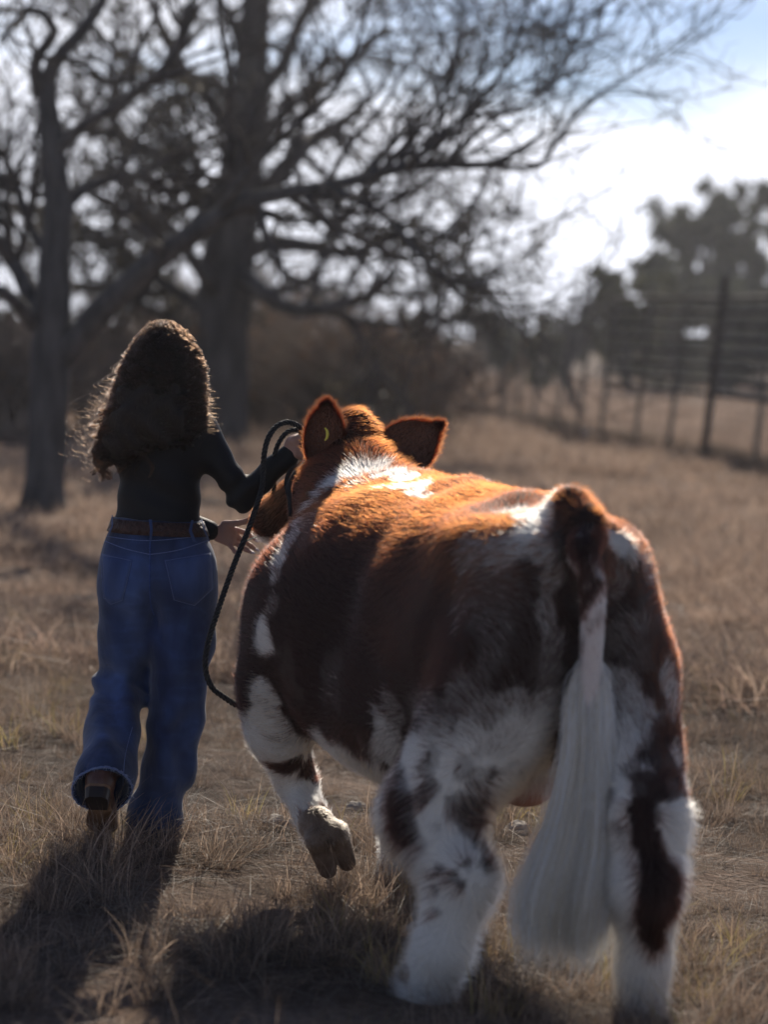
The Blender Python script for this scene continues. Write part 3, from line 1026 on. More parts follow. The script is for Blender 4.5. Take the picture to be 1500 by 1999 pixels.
def build_cow():
    rng = np.random.default_rng(21)
    Mw = Matrix.Translation(Vector(COW_O)) @ Matrix.Rotation(COW_YAW, 4, 'Z')
    Rw = np.array(Mw.to_3x3())
    def loc(p): return (np.asarray(p) - COW_O) @ Rw          # world -> cow local
    def wor(p): return np.asarray(p) @ Rw.T + COW_O
    def pl(px, py, Y): return loc(at(px, py, Y))
    t = empty('cow', tuple(COW_O)); t.rotation_euler = (0, 0, COW_YAW)
    t['label'] = 'red and white roan show cow walking away with its head turned left'
    t['category'] = 'cow'

    S = SDF((-.52, -.66, -.03), (2.35, .90, 1.6), .0135)
    # trunk
    S.ell((.62, .02, .83), (.62, .345, .39), .1)
    S.ell((.30, .0, .92), (.36, .265, .30), .1)
    S.ell((1.05, .07, .81), (.38, .40, .41), .1)
    S.ell((1.25, .03, .82), (.26, .30, .36), .1)
    # rump: hooks and pins
    S.ell((.30, .16, 1.10), (.20, .10, .08), .08)
    S.ell((.30, -.15, 1.10), (.20, .10, .08), .08)
    S.cone((.02, .07, 1.12), (.22, .14, 1.08), .07, .08, .07)
    S.cone((.02, -.07, 1.12), (.22, -.13, 1.08), .07, .08, .07)
    S.ell((.84, .05, .63), (.55, .33, .265), .1)
    S.ell((1.22, .05, .62), (.28, .25, .22), .1)
    S.ell(pl(565, 1195, 6.92), (.17, .125, .20), .09)
    S.ell(pl(640, 1110, 6.98), (.17, .12, .17), .09)
    # spine ridge
    S.chain([(.05, 0, 1.20), (.35, 0, 1.165), (.8, .0, 1.165), (1.15, .0, 1.15), (1.35, .01, 1.13)], [.04, .05, .06, .07, .08], .08)
    # tail head
    S.chain([(.16, 0.02, 1.18), (.055, 0.025, 1.226), (-.02, 0.02, 1.195), (-.045, 0.01, 1.10), (-.05, 0, .98)], [.05, .044, .042, .040, .036], .03)
    # thighs
    for s in (1, -1):
        S.ell((.12, .135 * s, .86), (.185, .125, .30), .08)
        S.ell((.20, .15 * s, .74), (.18, .11, .24), .08)
    # ---- left hind leg (stepping forward)
    lh = [(.14, .15, .80), pl(840, 1590, 6.02), pl(905, 1715, 5.90), pl(862, 1860, 5.88), pl(825, 1942, 5.90)]
    S.cone(lh[0], lh[1], .16, .125, .07)
    S.cone(lh[1], lh[2], .115, .083, .05)
    S.cone(lh[2], lh[2] + np.array([-.035, 0, .035]), .07, .05, .03)
    S.cone(lh[2], lh[3], .083, .068, .04)
    S.cone(lh[3], lh[4], .068, .074, .04)
    # ---- right hind leg (trailing)
    rh = [(.08, -.14, .80), pl(1262, 1590, 5.78), pl(1258, 1730, 5.72), pl(1256, 1880, 5.80), pl(1252, 2000, 5.84)]
    S.cone(rh[0], rh[1], .145, .102, .07)
    S.cone(rh[1], rh[2], .10, .082, .05)
    S.cone(rh[2], rh[2] + np.array([-.03, 0, .03]), .06, .05, .03)
    S.cone(rh[2], rh[3], .08, .058, .04)
    S.cone(rh[3], rh[4], .06, .07, .04)
    # ---- left foreleg (lifted)
    lf = [pl(540, 1330, 6.95), pl(548, 1430, 7.0), pl(578, 1530, 7.12), pl(612, 1598, 6.98), pl(618, 1622, 6.95)]
    S.ell(pl(550, 1300, 6.98), (.15, .115, .24), .07)
    S.cone(lf[0], lf[1], .115, .085, .05)
    S.cone(lf[1], lf[2], .082, .058, .04)
    S.cone(lf[2], lf[3], .055, .05, .03)
    S.cone(lf[3], lf[4], .05, .047, .02)
    # ---- right foreleg (planted)
    rf = [(1.13, -.20, .62), (1.16, -.17, .36), pl(785, 1640, 7.1), pl(780, 1700, 7.1)]
    S.cone(rf[0], rf[1], .11, .07, .05)
    S.cone(rf[1], rf[2], .065, .055, .04)
    S.cone(rf[2], rf[3], .055, .062, .03)
    S.ell((1.12, -.20, .78), (.14, .10, .22), .07)
    # brisket and neck
    S.ell((1.42, .03, .72), (.16, .17, .20), .1)
    poll = pl(692, 858, 7.47)
    S.cone((1.25, .05, 1.02), poll + np.array([-.05, .0, -.11]), .19, .12, .08)
    S.cone((1.35, .10, .92), pl(632, 985, 7.45), .19, .11, .08)
    S.cone((1.22, .16, .98), pl(640, 960, 7.3), .16, .10, .08)
    S.cone((1.3, .0, 1.08), poll + np.array([-.06, -.0, -.06]), .10, .085, .06)
    # head
    muz = pl(536, 1014, 7.86)
    hd = norm(muz - poll)
    jaw = pl(600, 1010, 7.72)
    S.ell(poll, (.085, .085, .075), .04)
    S.cone(poll + np.array([0, 0, -.03]), poll + hd * .20 + np.array([0, 0, -.04]), .10, .088, .04)
    S.cone(poll + hd * .18 + np.array([0, 0, -.03]), muz, .085, .062, .04)
    S.cone(poll + hd * .12 + np.array([0, 0, -.12]), muz + np.array([0, 0, -.025]), .07, .045, .04)
    S.ell(muz + hd * .005, (.068, .072, .062), .03)
    S.ell(poll + np.array([.015, .0, .055]), (.055, .055, .04), .03)   # poll tuft
    # udder
    S.ell((.33, .0, .50), (.15, .085, .075), .05)
    # soft relief of muscle and folds
    def fn(X, Y, Z):
        return .006 * np.sin(X * 9 + 1.3) * np.sin(Z * 8 + Y * 5) + .004 * np.sin(X * 23 + Z * 7) * np.sin(Y * 19 + Z * 5)
    S.disp(fn)
    V, F = S.mesh(); V = relax(V, F, 2)
    Vw = wor(V)
    bvh = bvh_of(Vw, F)

    # ---- coat pattern -----------------------------------------------------
    def hit(px, py):
        h, n = cast(bvh, px, py)
        return None if h is None else loc(h)
    # (px, py, radius m, whiteness) patches measured on the coat
    white = [(652, 940, .045, 1), (690, 924, .05, 1), (725, 916, .05, 1), (765, 922, .05, 1), (800, 934, .045, 1), (832, 944, .035, 1),
             (790, 950, .03, .9), (818, 962, .025, .9), (838, 970, .02, .8), (700, 945, .04, .35), (760, 950, .04, .3),
             (625, 960, .035, .6), (603, 985, .035, .55), (588, 1015, .035, .5), (572, 1045, .035, .55), (556, 1070, .035, .7), (545, 1100, .035, .7), (538, 1125, .03, .5),
             (608, 1010, .05, .18), (600, 1050, .05, .12), (512, 1238, .04, .95), (506, 1262, .03, .6), (530, 1180, .03, .25),
             (515, 1370, .05, .75), (510, 1415, .06, .9), (540, 1420, .055, .8), (560, 1455, .05, .75), (525, 1465, .05, .9),
             (1040, 1005, .05, 1), (1068, 990, .045, 1), (1010, 998, .04, 1), (1090, 972, .035, .95), (1045, 1035, .04, .85), (985, 998, .03, .6),
             (1020, 1055, .05, .55), (980, 1070, .05, .4), (940, 1075, .045, .3), (1055, 1075, .035, .4), (905, 1075, .04, .2),
             (1080, 1130, .03, .35), (1070, 1190, .035, .35), (1085, 1250, .035, .25), (1075, 1310, .04, .2), (1140, 1075, .018, .5),
             (1190, 1050, .02, .9), (1215, 1060, .022, .8), (1240, 1080, .025, .5), (1265, 1110, .035, .4), (1200, 1140, .04, .25), (1240, 1220, .04, .2), (1210, 1250, .04, .15),
             (1215, 1345, .06, .45), (1240, 1400, .07, .55), (1310, 1340, .05, .5), (1320, 1390, .05, .4), (1215, 1440, .06, .8), (1205, 1500, .06, .95),
             (960, 1420, .08, .35), (1010, 1400, .07, .4), (900, 1370, .07, .22), (830, 1400, .06, .25), (765, 1380, .05, .3), (750, 1430, .05, .5), (760, 1470, .06, .75),
             (1000, 1460, .08, .75), (930, 1470, .07, .6), (870, 1480, .07, .55), (1050, 1440, .07, .6), (1080, 1380, .05, .4),
             (1320, 1600, .05, .9), (1330, 1560, .03, .8), (650, 1330, .06, .12), (560, 1330, .05, .1)]
    red = [(840, 1540, .045, .8), (830, 1500, .04, .6), (925, 1600, .062, .8), (890, 1580, .05, .6), (905, 1500, .04, .5), (940, 1650, .03, .9), (950, 1690, .025, .9),
           (860, 1700, .03, .8), (885, 1712, .03, .85), (900, 1730, .025, .9), (850, 1740, .025, .8), (855, 1780, .02, .8), (912, 1690, .02, .8), (820, 1650, .03, .5), (800, 1680, .03, .5),
           (1290, 1480, .06, .9), (1265, 1530, .05, .9), (1310, 1530, .05, .85), (1255, 1590, .035, 1), (1262, 1640, .045, 1), (1280, 1690, .055, 1), (1285, 1740, .055, 1), (1280, 1790, .05, 1), (1275, 1825, .035, 1), (1290, 1840, .025, 1),
           (1310, 1720, .05, 1), (1312, 1780, .04, 1), (1235, 1500, .03, .5), (1330, 1450, .05, .8), (1300, 1430, .04, .7),
           (545, 1500, .03, .9), (570, 1495, .04, 1), (600, 1500, .045, 1), (612, 1515, .03, 1), (780, 1610, .05, .9), (775, 1575, .05, .9),
           (590, 1600, .022, .8), (612, 1592, .024, .85), (636, 1583, .022, .8), (1110, 975, .045, 1), (1130, 1000, .05, 1), (1120, 1040, .045, .95), (1150, 1040, .04, .95), (1150, 1090, .04, .8)]
    Wp = [(hit(a, b), c, d) for a, b, c, d in white]
    Rp = [(hit(a, b), c * (.72 if 790 < a < 960 else 1), d * (.85 if 790 < a < 960 else 1)) for a, b, c, d in red]
    Wp = [w for w in Wp if w[0] is not None]; Rp = [w for w in Rp if w[0] is not None]

    def whiteness(P):
        """share of white hairs at cow-local points"""
        x, y, z = P[:, 0], P[:, 1], P[:, 2]
        st = P * np.array([1.0, 1.0, .45])
        nz = fbm(st, 14, 1, 3) - .5
        big = fbm(P, 5, 4, 2) - .5
        zz = z + nz * .16 + big * .1
        rear = sstep(.42, .22, x)
        base = rear * (1 - sstep(.58, .80, zz)) + (1 - rear) * (1 - sstep(.46, .53, zz + 0.02 * (x > 1.0)))
        w = base
        roan = (.02 + .11 * sstep(.5, .66, fbm(st, 9, 6, 3))) * sstep(.55, .1, x) + .012
        w = np.maximum(w, roan)
        fleck = sstep(.55, .63, fbm(P * np.array([1, 1, .7]), 24, 51, 2)) * .85 * sstep(.44, .56, z + nz * .2) * sstep(.5, .35, x)
        w = w * (1 - fleck * (w > .15))
        jit = 1 + 1.3 * nz + .9 * (fbm(st, 34, 44, 2) - .5)
        for c, r, s in Wp:
            d = np.linalg.norm((P - c) * np.array([1, 1, .85]), axis=1) / r * jit
            w = np.maximum(w, s * (1 - sstep(.80, 1.12, d)))
        for c, r, s in Rp:
            d = np.linalg.norm((P - c) * np.array([1, 1, .85]), axis=1) / r * jit
            w = w * (1 - s * (1 - sstep(.82, 1.08, d)))
        # head: red with a white muzzle underside
        hh = np.linalg.norm(P - (muz + np.array([0, 0, -.06])), axis=1)
        ishead = sstep(1.45, 1.5, x) * sstep(.78, .84, z)
        whd = (hh < .05).astype(float) * .9
        neckmask = np.zeros(len(P))
        for c, r, s in Wp[:11]:
            d = np.linalg.norm(P - c, axis=1) / r
            neckmask = np.maximum(neckmask, s * (1 - sstep(.65, 1.2, d)))
        w = w * (1 - ishead) + ishead * np.maximum(whd, neckmask)
        w = np.where((z < .12) & (x < .6), .97, w)
        return np.clip(w, 0, 1)

    REDC = np.array([.042, .0060, .0008]); DEEP = np.array([.0055, .0015, .0011]); WHT = np.array([.72, .68, .62]); CREAM = np.array([.62, .50, .36])
    def skin_col(P):
        w = whiteness(P)[:, None]
        n = fbm(P, 3, 12, 2)[:, None]
        c = (REDC * .35 * n + DEEP * (1 - n)) * (1 - w) + WHT * .8 * w
        ud = np.linalg.norm((P - np.array([.33, 0, .49])) / np.array([.14, .1, .08]), axis=1)[:, None]
        pink = (1 - sstep(.9, 1.25, ud))
        return c * (1 - pink) + np.array([.42, .20, .15]) * pink

    m_skin = mat('cow_hide', (1, 1, 1), (1, 1, 1), attr='tint', rough=.8, bump=.3, bscale=60)
    body = mk('body', V, F, m_skin, t)
    vcol(body.data, 'tint', skin_col(V))

    # ---- fur -------------------------------------------------------------
    m_fur = hair_mat('cow_fur', .38, .45)
    def fur(n, P, Nn, lenf, K=4, lie=.75, rootr=.00055, colf=None, seed=1, name='fur', wav=.15, comb=None, parent=t):
        r = np.random.default_rng(seed)
        if comb is None:
            # body hair combed up and forward on the trunk, up on the legs
            comb = np.tile(np.array([.35, 0, .2]), (len(P), 1))
            comb[:, 2] += np.where(P[:, 2] < .6, -.45, -.35)
            comb += (np.stack([vnoise(P, 4, 31), vnoise(P, 4, 32), vnoise(P, 4, 33)], -1) - .5) * 1.1
        tang = norm(comb - Nn * (comb * Nn).sum(1, keepdims=True))
        d = norm(Nn * (1 - lie) + tang * lie + r.normal(0, wav, P.shape))
        L = lenf * (.6 + .7 * r.random(len(P)))
        tt = np.linspace(0, 1, K)[None, :, None]
        Q = P[:, None] + d[:, None] * L[:, None, None] * tt + tang[:, None] * (L * .35)[:, None, None] * tt ** 2
        rad = rootr * np.linspace(1, .25, K)[None] * (.7 + .6 * r.random((len(P), 1)))
        return Q - Nn[:, None] * .002, rad

    Pn, Nn = sample_mesh(V, F, 230000, rng)
    keep = np.ones(len(Pn), bool)
    ud = np.linalg.norm((Pn - np.array([.33, 0, .49])) / np.array([.14, .1, .08]), axis=1)
    keep &= ud > 1.05
    Pn, Nn = Pn[keep], Nn[keep]
    Lh = np.full(len(Pn), .022)
    Lh += .014 * (Pn[:, 2] < .55) * (Pn[:, 0] < .5)
    Lh += .010 * sstep(1.15, 1.25, Pn[:, 2]) * (Pn[:, 0] > 1.3)
    Lh = np.where((Pn[:, 0] > 1.5), .022, Lh)
    Q, rad = fur(len(Pn), Pn, Nn, Lh)
    w = whiteness(Pn + Nn * 0)
    iswhite = rng.random(len(Pn)) < np.clip((w - .5) * 1.25 + .5, 0, 1) * (w > .02)
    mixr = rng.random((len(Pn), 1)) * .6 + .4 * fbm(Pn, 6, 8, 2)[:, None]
    painted_sun = sstep(.92, 1.16, Pn[:, 2:3]) + .5 * sstep(-.08, -.2, Pn[:, 1:2]) * (Pn[:, 0:1] < .4) + .8 * (Pn[:, 0:1] > 1.45)  # sun glow on back, hip and head painted into the fur; shaded flanks darker
    mixr = mixr * (.16 + .95 * np.clip(painted_sun, 0, 1))
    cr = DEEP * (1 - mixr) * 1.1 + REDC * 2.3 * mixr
    crm = CREAM * .4 + WHT * .6
    cw = WHT * (.85 + .25 * rng.random((len(Pn), 1)))
    stain = (fbm(Pn, 7, 15, 2)[:, None] > .58) & (Pn[:, 2:3] < .7)
    cw = np.where(stain, cw * np.array([.95, .86, .72]), cw)
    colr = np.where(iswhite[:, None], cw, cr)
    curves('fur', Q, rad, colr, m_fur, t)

    # ---- ears ------------------------------------------------------------
    def ear(base, tip, face, halfw, seed, pw=1.25, pe=.55):
        """cupped leaf shaped ear; face = direction the opening looks to"""
        base, tip = np.array(base), np.array(tip)
        ax = tip - base; Ln = np.linalg.norm(ax); ax = ax / Ln
        face = norm(face - ax * (face @ ax)); sd = np.cross(ax, face)
        us, vs_ = np.linspace(0, 1, 26), np.linspace(-1, 1, 17)
        U, Vv = np.meshgrid(us, vs_, indexing='ij')
        prof = halfw * np.clip(np.sin(np.pi * np.clip(U ** pw * .93 + .07, 0, 1)) ** pe, .02, None)
        prof = prof * np.where(U < .25, .55 + 1.8 * U, 1)
        cup = .55 * halfw * (1 - .5 * U)
        P = base + ax * (U * Ln)[..., None] + sd * (Vv * prof)[..., None] - face * (cup * (1 - Vv ** 2) * np.clip(prof / halfw, 0, 1))[..., None]
        th = .006 * (1 - U * .6)
        A = P + face * (th * (1 - Vv ** 2))[..., None]; B = P - face * (th * (1.0 - Vv ** 4) + .0015)[..., None]
        nu, nv = U.shape
        i, j = np.meshgrid(np.arange(nu - 1), np.arange(nv - 1), indexing='ij')
        b = (i * nv + j)
        Fa = np.stack([b, b + 1, b + nv + 1, b + nv], -1).reshape(-1, 4)
        Fb = Fa[:, ::-1] + nu * nv
        VV = np.vstack([A.reshape(-1, 3), B.reshape(-1, 3)])
        rim = []
        edge = [i_ * nv for i_ in range(nu)] ; edge2 = [i_ * nv + nv - 1 for i_ in range(nu)]
        for e in (edge, edge2):
            for k in range(nu - 1): rim.append([e[k], e[k + 1], e[k + 1] + nu * nv, e[k] + nu * nv])
        for k in range(nv - 1): rim.append([(nu - 1) * nv + k, (nu - 1) * nv + k + 1, (nu - 1) * nv + k + 1 + nu * nv, (nu - 1) * nv + k + nu * nv])
        FF = np.vstack([Fa, Fb, np.array(rim)])
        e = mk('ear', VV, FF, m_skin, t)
        r = np.random.default_rng(seed)
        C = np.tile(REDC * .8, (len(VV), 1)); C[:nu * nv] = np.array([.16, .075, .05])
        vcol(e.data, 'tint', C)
        # fur: outside, inside tufts, and long rim fringe
        def pick(n, lo_u=0, edge_only=False):
            u = r.random(n) * (1 - lo_u) + lo_u; v = r.random(n) * 2 - 1
            if edge_only:
                v = np.sign(v) * (1 - .08 * r.random(n)); tipm = r.random(n) < .35
                u = np.where(tipm, 1 - .06 * r.random(n), u); v = np.where(tipm, r.random(n) * 2 - 1, v)
            pr = halfw * np.clip(np.sin(np.pi * np.clip(u ** pw * .93 + .07, 0, 1)) ** pe, .02, None) * np.where(u < .25, .55 + 1.8 * u, 1)
            cp = .55 * halfw * (1 - .5 * u)
            p = base + ax * (u * Ln)[:, None] + sd * (v * pr)[:, None] - face * (cp * (1 - v ** 2) * np.clip(pr / halfw, 0, 1))[:, None]
            return u, v, p
        Qs, Rs, Cs = [], [], []
        for kind, n, L0 in (('out', 7000, .017), ('in', 3000, .02), ('rim', 3800, .026)):
            u, v, p = pick(n, 0, kind == 'rim')
            nrm = {'out': -face, 'in': face, 'rim': None}[kind]
            if nrm is None: nvv = norm(sd * np.sign(v)[:, None] * (1 - u[:, None]) + ax * (u[:, None] ** 2) * 1.2 + ax * .35)
            else: nvv = np.tile(nrm, (n, 1))
            d = norm(nvv * .6 + ax * .7 + r.normal(0, .22, (n, 3)))
            L = L0 * (.5 + .8 * r.random(n))
            tt = np.linspace(0, 1, 4)[None, :, None]
            Qs.append(p[:, None] + d[:, None] * L[:, None, None] * tt + r.normal(0, .15, (n, 1, 3)) * L[:, None, None] * tt ** 2)
            Rs.append(np.tile(.0005 * np.linspace(1, .25, 4), (n, 1)))
            mm = r.random((n, 1))
            Cs.append((DEEP * (1 - mm) + REDC * 1.4 * mm) * (1.0 if kind != 'in' else .75))
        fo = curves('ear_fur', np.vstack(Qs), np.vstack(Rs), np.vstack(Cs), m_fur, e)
        return e, lambda u, v: base + ax * (u * Ln) + sd * (v * halfw) - face * (.4 * halfw)
    toface = norm(loc(np.array([0.05, 0.0, 1.5])) - poll)
    e1, f1 = ear(pl(628, 935, 7.36), pl(638, 792, 7.34), norm(toface + np.array([0, -.15, 0])), .060, 1)
    e1['label'] = 'tall upright left ear carrying a small yellow tag'
    e2, f2 = ear(pl(728, 922, 7.44), pl(856, 832, 7.42), norm(toface * 1.0 + np.array([0, 0, .12])), .084, 2, 1.05, .8)
    e2['label'] = 'right ear pointing out sideways with a glowing orange rim'
    # yellow tag in the left ear
    m_tag = mat('yellow_tag', (.55, .45, .05), (.62, .52, .08), rough=.45)
    a = np.linspace(-1.35, 1.35, 12)
    c0 = pl(632, 848, 7.27); ex = pl(642, 848, 7.27) - c0; ez = pl(632, 838, 7.27) - c0
    P = np.array([c0 + ex * .75 * math.cos(x) + ez * 1.25 * math.sin(x) for x in a])
    V2, F2 = tubes(P, .0045 * np.cos(a * .9) + .0005, 8, ref=(1, .1, .1))
    mk('ear_tag', V2, F2, m_tag, t)
    # eyes
    m_eye = mat('cow_eye', (.01, .008, .008), (.015, .01, .01), rough=.08, spec=.8)
    up = np.array([0, 0, 1.0]); lat = norm(np.cross(up, hd))
    for s in (1, -1):
        c = poll + hd * .16 + lat * s * .083 + np.array([0, 0, -.005])
        E = SDF(c - .04, c + .04, .005); E.ell(c, (.02, .02, .019), .01)
        mk('eye', *E.mesh(), m_eye, t)
    m_nose = mat('cow_nose', (.25, .14, .11), (.33, .2, .16), rough=.4, scale=40, bump=.4)
    E = SDF(muz - .1, muz + .12, .006)
    E.ell(muz + hd * .045 + np.array([0, 0, -.005]), (.036, .046, .036), .01)
    for s in (1, -1): E.ell(muz + hd * .085 + lat * s * .026, (.014, .010, .012), .006, sub=True)
    V2, F2 = E.mesh(); mk('nose', relax(V2, F2, 1), F2, m_nose, t)

    # ---- tail ------------------------------------------------------------
    tail = [(-.045, .012, 1.17), tuple(pl(1140, 1075, 5.80)), tuple(pl(1155, 1130, 5.785)), tuple(pl(1158, 1200, 5.785)), tuple(pl(1156, 1260, 5.79)), tuple(pl(1153, 1330, 5.80)), tuple(pl(1146, 1450, 5.80)), tuple(pl(1135, 1600, 5.79))]
    tp, tr = resample(np.array(tail), 40, np.array([.040, .038, .032, .029, .026, .024, .018, .010]))
    V2, F2 = tubes(tp, tr, 14, ref=(0, 1, .1))
    tl = mk('tail', V2, F2, m_skin, t)
    wz = sstep(1.10, .90, V2[:, 2] + (fbm(V2, 34, 2, 2) - .5) * .55)
    vcol(tl.data, 'tint', DEEP * 2 * (1 - wz[:, None]) + np.array([.58, .50, .47]) * wz[:, None])
    n = 20000
    P3, N3 = sample_mesh(V2, F2, n, rng, weight=lambda c: (c[:, 2] > .82) * 1.0 + .05)
    w3 = sstep(1.10, .92, P3[:, 2] + (fbm(P3, 34, 2, 2) - .5) * .55)
    isw = rng.random(n) < w3
    Q, rad = fur(n, P3, N3, np.full(n, .016), comb=np.tile(np.array([0, 0, -1.0]), (n, 1)), lie=.85)
    curves('tail_fur', Q, rad, np.where(isw[:, None], WHT, (DEEP + REDC * .35) * (.5 + .8 * rng.random((n, 1)))), m_fur, tl)
    # switch: soft bundle of long white hair over a denser core
    core = [pl(1155, 1255, 5.83), pl(1152, 1300, 5.82), pl(1149, 1360, 5.81), pl(1146, 1450, 5.79), pl(1138, 1560, 5.77), pl(1128, 1640, 5.76), pl(1113, 1720, 5.75), pl(1102, 1780, 5.75), pl(1098, 1825, 5.75)]
    wd = np.array([.026, .040, .045, .047, .060, .076, .092, .099, .096])
    cq, cw_ = resample(np.array(core), 40, wd)
    lat3 = norm(loc(COW_O + np.array([1.0, 0, 0]))); dep3 = norm(loc(COW_O + np.array([0, 1.0, 0])))
    n = 15000
    a = rng.random(n) * 2 * np.pi; rr = np.sqrt(rng.random(n))
    NCL = 90
    lka, lkr = rng.random(NCL) * 6.283, np.sqrt(rng.random(NCL))
    lock = rng.integers(0, NCL, n)
    lx, ly = (np.cos(lka) * lkr)[lock], (np.sin(lka) * lkr)[lock]
    gx, gy = rng.normal(0, .2, n), rng.normal(0, .2, n)
    lend = rng.normal(0, .05, NCL)[lock]; ltone = rng.uniform(.86, 1.12, NCL)[lock]
    K = 18
    u0 = rng.random(n) ** 1.6 * .55
    ln = .35 + .65 * rng.random(n) ** .5
    u1 = np.clip(u0 + ln, None, 1.0 + lend + .06 * (rng.random(n) - .4))
    tt = np.linspace(0, 1, K)
    uu = u0[:, None] + (u1 - u0)[:, None] * tt[None]
    ix = np.clip(uu, 0, 1) * 39
    i0 = np.clip(ix.astype(int), 0, 38); fr = (ix - i0)[..., None]
    cen = cq[i0] * (1 - fr) + cq[i0 + 1] * fr
    ww = cw_[i0] * (1 - fr[..., 0]) + cw_[i0 + 1] * fr[..., 0]
    root = np.minimum(1, tt * 5)[None]
    clump = rng.integers(0, 160, n)
    ca, cb = rng.normal(0, .013, (160,)), rng.normal(0, .01, (160,))
    wavx = ca[clump][:, None] * np.sin(uu * 9 + clump[:, None]) * tt[None]
    low = sstep(.75, 1.05, uu)
    sh = 1 - .25 * np.clip(uu, 0, 1) ** 2
    ox = lx[:, None] + gx[:, None] * sh; oy = ly[:, None] + gy[:, None] * sh
    clump = lock
    wavx = ca[clump][:, None] * np.sin(uu * 7 + clump[:, None]) * tt[None]
    Q = cen + lat3 * (ox * ww * root + wavx)[..., None] + dep3 * (oy * ww * .62 * root)[..., None]
    Q[..., 2] += -.01 * (uu - 1).clip(0) * 8 + (rng.normal(0, .04, n)[:, None] + .02 * (rng.random(n)[:, None] - .3)) * low
    Q += rng.normal(0, .0012, Q.shape)
    rad = .0007 * np.linspace(1, .45, K)[None] * (.7 + .6 * rng.random((n, 1)))
    stainw = (rng.random((n, 1)) * .5 + .5 * fbm(Q[:, -1], 9, 3, 2)[:, None])
    cs = np.array([.90, .88, .86]) * ltone[:, None] * (1 - .35 * stainw) * (1 - ((stainw + .35 * (u0[:, None] - .2)) > .5) * np.array([.06, .14, .30]))
    curves('tail_switch', Q, rad, cs, hair_mat('switch_hair', .5, .7, diffuse=.35), tl)

    # ---- hooves -----------------------------------------------------------
    m_hoof = mat('hoof_horn', (.13, .09, .065), (.26, .19, .14), rough=.55, scale=14, bump=.4, bscale=30, stretch=(1, 1, .3))
    m_pad = mat('hoof_sole', (.10, .065, .045), (.19, .135, .10), rough=.7, scale=25, bump=.5, bscale=50)
    for base in (lh[4], rh[4], rf[3]):
        c = np.array(base); c[2] = 0.0
        E = SDF(c + np.array([-.16, -.12, -.02]), c + np.array([.2, .12, .13]), .007)
        for s in (1, -1):
            E.cone(c + np.array([.0, .026 * s, .055]), c + np.array([.075, .024 * s, .022]), .038, .026, .012)
        E.ell(c + np.array([.03, 0, -.06]), (.3, .3, .06), .004, sub=True)
        V2, F2 = E.mesh(); mk('hoof', relax(V2, F2, 1), F2, m_hoof, t)
    # lifted hoof: two claws seen from behind, with bulbs, dewclaws and a brown band above
    f0 = pl(618, 1610, 6.93)
    k1a, k1b = pl(622, 1640, 6.88), pl(640, 1698, 6.92)
    k2a, k2b = pl(656, 1628, 6.90), pl(678, 1684, 6.94)
    E = SDF(np.minimum(f0, k1b) - .14, np.maximum(f0, k2b) + .14, .006)
    E.cone(f0, (k1a + k2a) / 2, .052, .046, .02)
    E.cone(k1a, k1b, .040, .027, .012); E.cone(k2a, k2b, .038, .026, .012)
    vw = norm(loc(np.array([0, 0, CAMZ])) - k1a)
    E.ell(k1a + vw * .018, (.03, .026, .03), .012); E.ell(k2a + vw * .018, (.028, .026, .03), .012)
    E.cone((k1a + k2a) / 2 + vw * .045, (k1b + k2b) / 2 + vw * .03, .006, .008, .008, sub=True)
    V2, F2 = E.mesh(); h = mk('hoof', relax(V2, F2, 1), F2, m_pad, t)
    h['label'] = 'lifted cloven hoof showing its pale sole'
    # short hair running down over the heel of the lifted foot
    P3, N3 = sample_mesh(V2, F2, 5200, rng, weight=lambda c: sstep(k1b[2] + .02, f0[2] + .02, c[:, 2]) + .03)
    Q, rad = fur(len(P3), P3, N3, np.full(len(P3), .012), comb=np.tile(k1b - k1a, (len(P3), 1)), lie=.8)
    tan = np.where(rng.random((len(P3), 1)) < sstep(f0[2] - .055, f0[2] + .01, P3[:, 2:3]), np.array([.20, .15, .11]), np.array([.09, .06, .04]))
    curves('heel_fur', Q, rad, tan, m_fur, h)
    return dict(bvh=bvh, t=t, poll=wor(poll), muz=wor(muz), wor=wor, loc=loc)


COW = build_cow()
print('cow', round(time.time() - T0, 1))
